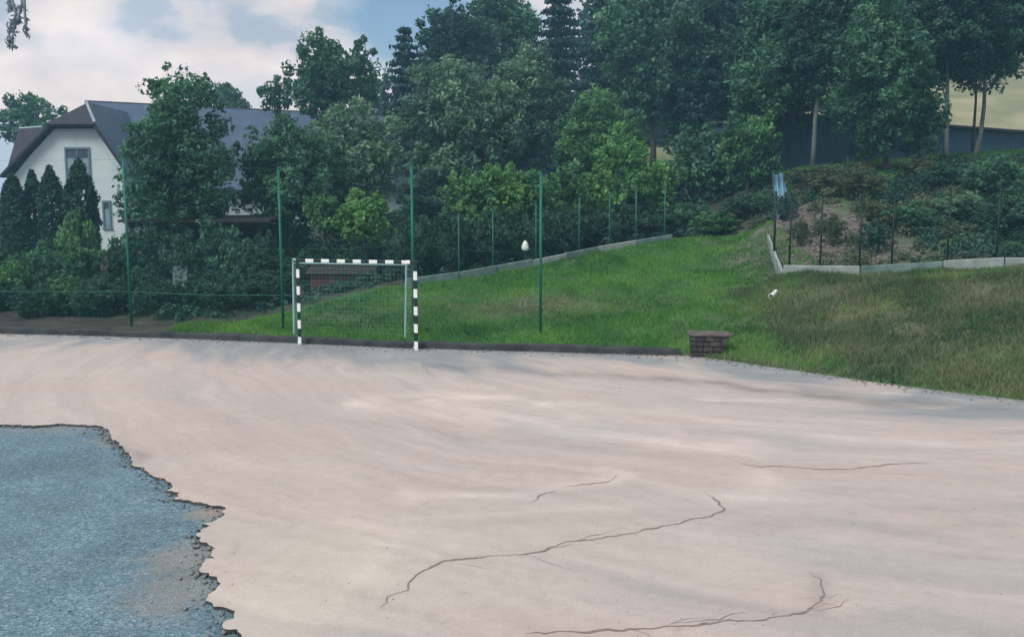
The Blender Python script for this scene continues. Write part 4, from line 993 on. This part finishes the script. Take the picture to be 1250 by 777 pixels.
# white pipe end with a dark mouth sticking out of the bank
def hit(px, py):                # where the view through (px, py) meets the ground
    for Y in np.arange(17.0, 40.0, .05):
        q = P(px, py, Y)
        if q[2] <= h1(q[0], q[1]): return q
    return P(px, py, 25)
pe = hit(941, 366); po = (pe[0], pe[1], h1(pe[0], pe[1]) + .07)
pipe = empty('drain_pipe', po, 'white drain pipe end with a dark mouth at the head of the ditch', 'pipe')
d = Vector((-.55, -.80, -.25)).normalized(); s_ = Vector(po) - d * .1
seg = []; a_ = d.cross(Vector((0, 0, 1))).normalized(); b_ = d.cross(a_)
vs = []; fs = []; rings = [(-.30, .062), (0, .062), (.08, .074), (.10, .074), (.10, .060), (-.15, .058)]
for o_, r in rings:
    for k in range(16): t_ = 2 * PI * k / 16; vs.append(s_ + d * o_ + (a_ * math.cos(t_) + b_ * math.sin(t_)) * r)
for i in range(5):
    for k in range(16): fs.append((i * 16 + k, i * 16 + (k + 1) % 16, i * 16 + 16 + (k + 1) % 16, i * 16 + 16 + k))
MB().add(vs, fs).build('pipe_wall', WHITE, pipe, po, True)
MB().add([s_ + d * -.05 + (a_ * math.cos(2 * PI * k / 16) + b_ * math.sin(2 * PI * k / 16)) * .058 for k in range(16)], [tuple(range(16))]).build('pipe_mouth', BLACK, pipe, po)

# white lamp globe on a short post among the trees
lp = P(641, 301, 29.2); lz = h1(lp[0], lp[1]); lamp = empty('garden_lamp', (lp[0], lp[1], lz), 'small white lamp globe on a short post in front of the wall row', 'lamp')
MB().tube([(lp[0], lp[1], lz - .1), (lp[0], lp[1], lp[2] - .12)], .025, 8).build('post', GREEND, lamp, (lp[0], lp[1], lz), True)
vs = []; fs = []; nu, nv = 14, 9
for j in range(nv + 1):
    th = PI * j / nv
    for i in range(nu): vs.append((lp[0] + .115 * (1 - .35 * math.cos(th)) * math.sin(th) * math.cos(2 * PI * i / nu), lp[1] + .115 * (1 - .35 * math.cos(th)) * math.sin(th) * math.sin(2 * PI * i / nu), lp[2] + .18 * math.cos(th) + .02))
for j in range(nv):
    for i in range(nu): fs.append((j * nu + i, (j + 1) * nu + i, (j + 1) * nu + (i + 1) % nu, j * nu + (i + 1) % nu))
MB().add(vs, fs).build('globe', WHITE, lamp, (lp[0], lp[1], lz), True)
MB().tube([(lp[0], lp[1], lp[2] - .18), (lp[0], lp[1], lp[2] - .11)], [.07, .09], 10).build('collar', GREEND, lamp, (lp[0], lp[1], lz), True)

# pale blue sheet hanging by the fence corner
SHEET = simple('blue_sheet', (.10, .24, .34), (.20, .36, .46), 2, .5, .2)
sh = MB(); vs = []; fs = []; nu, nv = 14, 16
T0 = P(950, 212, 31.5); Bz = P(950, 272, 31.5)[2]
for side in (0, 1):
    for j in range(nv + 1):
        f = j / nv
        for i in range(nu + 1):
            g_ = i / nu - .5; wd_ = .42 + .16 * f - .35 * max(0, f - .65)
            x = T0[0] + g_ * wd_ + f * .22; y = T0[1] + .07 * math.sin(g_ * 17 + f * 2) + .05 * math.sin(f * 9) + side * .012
            vs.append((x, y, T0[2] + (Bz - T0[2]) * f + .03 * math.sin(g_ * 9)))
M_ = (nu + 1) * (nv + 1)
for side in (0, 1):
    for j in range(nv):
        for i in range(nu):
            q = side * M_ + j * (nu + 1) + i; fs.append((q, q + 1, q + nu + 2, q + nu + 1))
tag(sh.add(vs, fs).build('plastic_sheet', SHEET, None, (T0[0], T0[1], Bz), True), 'pale blue plastic sheet hanging by the fence corner', 'sheet')

# ------------------------------------------------------------------ dark timber shed with clutter on the left
so = P(245, 385, 33.0); sx, sy = so[0], so[1]; sz = h1(sx, sy)
shed = empty('open_shed', (sx, sy, sz), 'dark open timber shed half hidden behind the fence on the left', 'shed')
o3 = (sx, sy, sz)
for dx in (-2.4, -.9, .7, 2.3):
    MB().box((sx + dx, sy, sz + 1.05), (.12, .12, 2.2)).build('post', WOODD, shed, o3)
MB().box((sx, sy, sz + 2.12), (5.2, .10, .16)).build('beam', WOODD, shed, o3)
for k in range(18):
    MB().box((sx - 2.55 + k * .3, sy + 2.2, sz + 1.05), (.29, .03, 2.1 + (k % 3) * .01)).build('board', WOODD, shed, o3)
rfm = MB(); 
vs = [(sx - 2.75, sy - .3, sz + 2.20), (sx + 2.7, sy - .3, sz + 2.20), (sx + 2.7, sy + 2.5, sz + 2.36), (sx - 2.75, sy + 2.5, sz + 2.36)]
vs += [(x, y, z_ + .09) for x, y, z_ in vs]
rfm.add(vs, [(0, 3, 2, 1), (4, 5, 6, 7), (0, 1, 5, 4), (1, 2, 6, 5), (2, 3, 7, 6), (3, 0, 4, 7)]).build('roof', simple('brown_roofing', (.016, .015, .018), (.045, .038, .040), 3, .8, .3), shed, o3)
def leaning(px, top, bot, wpx, Y, m_, label, cat, nm, lean=.15):
    T_ = P(px, top, Y); B_ = P(px, bot, Y); w_ = wpx * Y / F; bz = h1(T_[0], Y); hh = T_[2] - B_[2]
    vs = []
    for z_, o_ in ((0, 0), (hh, lean)):
        for x, y in ((-w_, -.02), (w_, -.02), (w_, .02), (-w_, .02)): vs.append((T_[0] + x, Y + y + o_, B_[2] + z_))
    o = MB().add(vs, [(0, 3, 2, 1), (4, 5, 6, 7), (0, 1, 5, 4), (1, 2, 6, 5), (2, 3, 7, 6), (3, 0, 4, 7)]).build(nm, m_, None, (T_[0], Y, B_[2])); tag(o, label, cat)
PANM = simple('weathered_board', (.07, .12, .13), (.16, .22, .22), 4, .9, .3)
leaning(218, 325, 358, 9, 29.6, PANM, 'weathered grey green board standing in front of the shed', 'board', 'board')
leaning(306, 330, 356, 6, 30.2, PANM, 'narrow pale board leaning at the right end of the shed', 'board', 'board')
# reddish hut wall behind the goal
rx_ = P(415, 348, 28.6); hz = h1(rx_[0], rx_[1]); RED = simple('red_boards', (.085, .032, .038), (.15, .058, .062), 3, .85, .3)
hut = empty('red_hut', (rx_[0], rx_[1], hz), 'dull red garden hut seen through the goal net', 'hut'); ho = (rx_[0], rx_[1], hz); hT = P(412, 334, 28.6)[2] - hz
MB().box((rx_[0], rx_[1] + .9, hz + hT / 2), (1.9, 1.6, hT)).build('wall', WOODD, hut, ho)
for k in range(10):
    MB().box((rx_[0] - .87 + k * .193, rx_[1] + .07, hz + hT / 2 + random.uniform(-.01, .01)), (.18, .03, hT)).build('board', RED, hut, ho)
MB().add([(rx_[0] - 1.1, rx_[1] - .1, hz + hT), (rx_[0] + 1.1, rx_[1] - .1, hz + hT), (rx_[0] + 1.1, rx_[1] + 1.9, hz + hT + .02), (rx_[0] - 1.1, rx_[1] + 1.9, hz + hT + .02), (rx_[0] - 1.1, rx_[1] + .9, hz + hT + .22), (rx_[0] + 1.1, rx_[1] + .9, hz + hT + .22)],
         [(0, 1, 5, 4), (4, 5, 2, 3), (0, 4, 3), (1, 2, 5), (0, 3, 2, 1)]).build('roof', WOODD, hut, ho)

# ------------------------------------------------------------------ white house with half-hipped gable and long roof
ROOF = simple('slate_roof', (.035, .050, .085), (.070, .090, .135), 1.5, .7, .3)
m, t, b = mat('slate_rows'); co = objco(t); sp_ = N(t, 'ShaderNodeSeparateXYZ'); t.links.new(co, sp_.inputs[0])
wv = mth(t, 'FRACT', mth(t, 'MULTIPLY', sp_.outputs[2], 4.0)); c_ = ramp(t, noise(t, co, 1.3, 8, .7), [(.3, (.045, .078, .135)), (.7, (.080, .122, .190))])
c_ = mix(t, 1.0, c_, ramp(t, wv, [(0, .75), (.15, 1.0)]), 'MULTIPLY'); t.links.new(c_, b.inputs['Base Color']); bump(t, b, wv, .5, .03); b.inputs['Roughness'].default_value = .65; ROOF2 = m
ROOFD = simple('maroon_slate', (.022, .021, .034), (.044, .038, .056), 2, .7, .3)
GLASS = simple('window_glass', (.12, .20, .27), (.25, .36, .42), .8, .12, 0.0)
FRAME = simple('window_frame', (.10, .16, .20), (.14, .21, .25), 3, .5, .05)
HY = 55.0
def hp(px, py, Y=HY): return P(px, py, Y)
house = empty('white_house', (hp(85, 300)[0], HY, h1(hp(85, 300)[0], HY)), 'white house with half hipped gable and long slate roof behind the conifers', 'house')
ho = tuple(house.location); zb = ho[2] - .3
ax_, _, az_ = hp(95, 126); lx, _, lz_ = hp(13, 212); rx2, _, rz2 = hp(152, 205)
hl, _, hlz = hp(67, 155); hr, _, hrz = hp(118, 155)
ml, _, mlz = hp(38, 185)
# gable wall (front face with thickness)
face = [(lx + .15, zb), (rx2 - .1, zb), (rx2 - .1, rz2 - .15), (hr + .0, hrz - .1), (hl, hlz - .1), (ml, mlz - .15), (lx + .15, lz_ - .15)]
vs = [(x, HY, z_) for x, z_ in face] + [(x, HY + 7, z_) for x, z_ in face]; n = len(face)
MB().add(vs, [tuple(range(n)), tuple(range(n, 2 * n))[::-1]] + [(i, i + n, (i + 1) % n + n, (i + 1) % n) for i in range(n)]).build('wall', RENDERW, house, ho)
# gable roof shell: eave line left - curve - hip - apex - right
def slab(mb, quad, th, nrm):
    vs = [Vector(q) for q in quad]; up_ = [v + Vector(nrm) * th for v in vs]; n = len(vs)
    mb.add(vs + up_, [tuple(range(n))[::-1], tuple(range(n, 2 * n))] + [(i, (i + 1) % n, (i + 1) % n + n, i + n) for i in range(n)])
g_ = MB(); Yf, Yb = HY - .55, HY + 7.0
HPD = 1.2
slab(g_, [(lx - .35, Yf, lz_ - .25), (ml - .1, Yf, mlz), (ml - .1, Yb, mlz), (lx - .35, Yb, lz_ - .25)], .13, (-.4, 0, .9))
slab(g_, [(ml - .1, Yf, mlz), (hl - .05, Yf, hlz), (ax_, HY + HPD, az_), (ax_, Yb, az_), (ml - .1, Yb, mlz)], .13, (-.5, 0, .85))
g_.build('gable_roof', ROOFD, house, ho); g_ = MB()
slab(g_, [(hr + .05, Yf, hrz), (rx2 + .25, Yf, rz2 - .3), (rx2 + .25, Yb, rz2 - .3), (ax_, Yb, az_), (ax_, HY + HPD, az_)], .22, (.6, 0, .8))
g_.build('gable_roof', ROOF2, house, ho)
MB().tube([(hr + .1, Yf - .03, hrz + .08), (rx2 + .3, Yf - .03, rz2 - .22)], .09, 6).build('barge_board', ROOFD, house, ho)
hb = MB(); slab(hb, [(hl - .2, Yf - .1, hlz - .02), (hr + .2, Yf - .1, hrz - .02), (ax_, HY + HPD, az_)], .16, (0, -.55, .8)); hb.build('hip', ROOFD, house, ho)
MB().tube([(ax_ - .02, HY + HPD - .05, az_ + .2), (hr + .2, Yf - .1, hrz + .2)], .09, 6).build('hip_cap', simple('pale_flashing', (.20, .27, .34), (.32, .40, .46), 4, .5, .1), house, ho)
# long main roof
ridge0 = P(104, 127, 62); ridge1 = P(500, 146, 66); e0 = P(118, 236, 55.8); e1 = P(520, 232, 59.5)
mr = MB(); slab(mr, [e0, e1, ridge1, ridge0], .18, (0, -.6, .8)); mr.build('main_roof', ROOF2, house, ho)
bk = MB(); slab(bk, [ridge0, ridge1, (ridge1[0], ridge1[1] + 7, 4.5), (ridge0[0], ridge0[1] + 7, 4.5)], .18, (0, .6, .8)); bk.build('rear_roof', ROOF2, house, ho)
MB().tube([(ridge0[0], ridge0[1], ridge0[2] + .15), (ridge1[0], ridge1[1], ridge1[2] + .15)], .11, 6).build('ridge_cap', ROOFD, house, ho)
ww = [(e0[0] + .3, e0[1] + .8), (e1[0] - .3, e1[1] + .8), (ridge1[0] - .3, ridge1[1] + 6), (ridge0[0] + .3, ridge0[1] + 6)]
vs = [(x, y, zb) for x, y in ww] + [(x, y, 4.3) for x, y in ww]
MB().add(vs, [(0, 1, 5, 4), (1, 2, 6, 5), (2, 3, 7, 6), (3, 0, 4, 7)]).build('long_wall', RENDERW, house, ho)
# gable triangle at the right end
vs = [(e1[0] - .3, e1[1] + .8, 4.3), (ridge1[0] - .3, ridge1[1] + 6, 4.3), (ridge1[0] - .3, ridge1[1], ridge1[2] - .1)]
MB().add(vs, [(0, 1, 2)]).build('end_gable', RENDERW, house, ho)
# small left roof with a pale ridge
la, lb = P(24, 160, 60), P(52, 158, 60); lc, ld = P(54, 205, 57), P(8, 215, 57)
lm = MB(); slab(lm, [ld, lc, lb, la], .18, (0, -.6, .8)); lm.build('side_roof', ROOFD, house, ho)
MB().tube([(la[0], la[1], la[2] + .15), (lb[0], lb[1], lb[2] + .15)], .10, 6).build('ridge_cap', bpy.data.materials['pale_flashing'], house, ho)
def window(px0, py0, px1, py1, mull):
    a_ = hp(px0, py0); b_ = hp(px1, py1); cx, cz = (a_[0] + b_[0]) / 2, (a_[2] + b_[2]) / 2; w_, h_ = b_[0] - a_[0], a_[2] - b_[2]
    mb = MB(); mb.box((cx - w_ / 2, HY - .03, cz), (.10, .12, h_)); mb.box((cx + w_ / 2, HY - .03, cz), (.10, .12, h_)); mb.box((cx, HY - .032, cz + h_ / 2), (w_ + .104, .124, .13)); mb.box((cx, HY - .034, cz - h_ / 2), (w_ + .2, .16, .09))
    if mull: mb.box((cx, HY - .028, cz), (.07, .10, h_))
    f_ = mb.build('window', FRAME, house, ho)
    o = MB().box((cx, HY - .02, cz), (w_, .03, h_)).build('pane', GLASS, f_, ho)
    o2 = MB().box((cx, HY - .024, cz + h_ * .36), (w_ - .1, .034, h_ * .26)).build('blind', ROOF, f_, ho)
window(80, 181, 111, 226, True)
window(126, 246, 136, 279, False)

# ------------------------------------------------------------------ long dark blue shed up the slope
A0 = P(965, 142, 42.0); A1 = P(1300, 169, 53.5)
d = Vector((A1[0] - A0[0], A1[1] - A0[1], 0)); Ln = d.length; d.normalize(); nb_ = Vector((-d.y, d.x, 0)); topz = (A0[2] + A1[2]) / 2
bs = empty('blue_shed', (A0[0], A0[1], h1(A0[0], A0[1])), 'long low dark blue metal clad shed on the terrace behind the trees', 'shed'); bo = tuple(bs.location)
m, t, b = mat('blue_cladding'); co = objco(t); c_ = ramp(t, noise(t, co, .8, 5, .6), [(.3, (.020, .048, .105)), (.7, (.036, .075, .145))]); t.links.new(c_, b.inputs['Base Color']); b.inputs['Roughness'].default_value = .55; BLUE = m
npan = 16; pw = Ln / npan
for i in range(npan):
    vs = []; fs = []; k = 0; rib = 6
    for j in range(rib * 4 + 1):
        u = i * pw + .01 + (pw - .02) * j / (rib * 4); off = -.035 if (j % 4) in (1, 2) else 0
        p = Vector((A0[0], A0[1], 0)) + d * u + nb_ * off; bzz = min(h1(A0[0] + d.x * u, A0[1] + d.y * u), 9) - .4
        vs += [(p.x, p.y, bzz), (p.x, p.y, topz)]
        if j: fs.append((2 * j - 2, 2 * j, 2 * j + 1, 2 * j - 1))
    MB().add(vs, fs).build('panel', BLUE, bs, bo)
cen_ = Vector((A0[0], A0[1], 0)) + d * Ln / 2 + nb_ * 2.6
MB().box((cen_.x, cen_.y, topz - 2.0), (Ln, 5.1, 4.1), math.atan2(d.y, d.x)).build('body', BLUE, bs, bo)
MB().box((cen_.x, cen_.y, topz + .12), (Ln + .4, 5.9, .14), math.atan2(d.y, d.x), bevel=.03).build('roof', ROOFD, bs, bo)

# sunlit dry field on the hill beyond the shed
fx0, fx1 = 20, 130
fxs = np.linspace(fx0, fx1, 50); fys = np.linspace(62, 150, 40); FX, FY = np.meshgrid(fxs, fys)
fz = 7.5 + np.clip((FY - 62) / 45, 0, 1) ** .8 * (10 + 10 * np.clip((FX - 28) / 45, 0, 1.2)) + (fbm(FX * .05, FY * .05, 3, 8) - .5) * 3
fi = np.arange(FX.size).reshape(FX.shape)
FIELD = simple('dry_field', (.16, .19, .11), (.34, .32, .21), .25, .95, .5, detail=9)
tag(link('hillside_field', quads_mesh('hillside_field', np.c_[FX.ravel(), FY.ravel(), fz.ravel()], np.stack([fi[:-1, :-1], fi[:-1, 1:], fi[1:, 1:], fi[1:, :-1]], -1).reshape(-1, 4), None, True), FIELD), kind='structure')
tree('deciduous_tree', 1028, 128, 34, 18, 66, 'green', 'low light green bush on the hillside above the shed roof', n=12, dens=.8)
tree('deciduous_tree', 1120, 130, 26, 22, 66, 'teal', 'dark green bush on the hillside right of the hanging crown', n=12, dens=.8)

# ------------------------------------------------------------------ drooping twigs of a tree just outside the frame on the left
tb = (-7.4, 9.5, 0.02); tw = empty('bare_tree', tb, 'bluish grey twigs drooping into the top left corner', 'tree')
mb = MB(); mb.tube([(-7.4, 9.5, -.1), (-7.5, 9.5, 2.0), (-7.3, 9.4, 4.6), (-7.2, 9.4, 6.6)], [.16, .13, .09, .03], 10)
tipA = P(26, -30, 9.2); mb.tube([(-7.3, 9.45, 4.2), (-6.6, 9.3, 5.9), (tipA[0], tipA[1], tipA[2] + .1)], [.07, .045, .022], 7); mb.build('trunk', TWIG, tw, tb, True)
tws = []
for pts in ([(26, -30), (27, 5), (22, 22), (16, 40), (15, 62)], [(22, 22), (14, 26), (11, 44), (12, 60)], [(24, -20), (15, 0), (19, 18), (16, 32)], [(27, -22), (30, 6), (31, 30), (33, 46)], [(20, -30), (12, 4), (10, 14)]):
    q = [P(x, y, 9.2 + (i % 2) * .05) for i, (x, y) in enumerate(pts)]
    MB().tube(q, [.017 * (1 - .75 * i / len(q)) for i in range(len(q))], 6).build('twig', TWIG, tw, tb, True)
    tws += q
tl = np.array([Vector(a_).lerp(Vector(b_), f_) for a_, b_ in zip(tws[:-1], tws[1:]) if (Vector(a_) - Vector(b_)).length < .35 for f_ in (.2, .6)]) - np.array(tb)
v, ti = leaves(np.random.RandomState(4), tl, np.full(len(tl), .035), np.full(len(tl), 5), np.full(len(tl), .5), .035, 0, 1.0, .8, 2.2)
link('foliage', quads_mesh('foliage', v, np.arange(len(v)).reshape(-1, 4), ti), leafmat('pale_leaf', (.10, .14, .20), (.20, .27, .36), (.34, .40, .48)), tw)
HZ = MB().box((30, 60, 24), (230, 240, 60))
hm = bpy.data.materials.new('haze_air'); hm.use_nodes = True; ht = hm.node_tree; ht.nodes.clear()
pv = N(ht, 'ShaderNodeVolumePrincipled'); pv.inputs['Color'].default_value = (.32, .72, .98, 1); pv.inputs['Density'].default_value = .0018
ho_ = N(ht, 'ShaderNodeOutputMaterial'); ht.links.new(pv.outputs[0], ho_.inputs['Volume'])
tag(HZ.build('haze', hm), kind='stuff')
print('LEAVES', NLEAF, 'objects', len(bpy.data.objects))
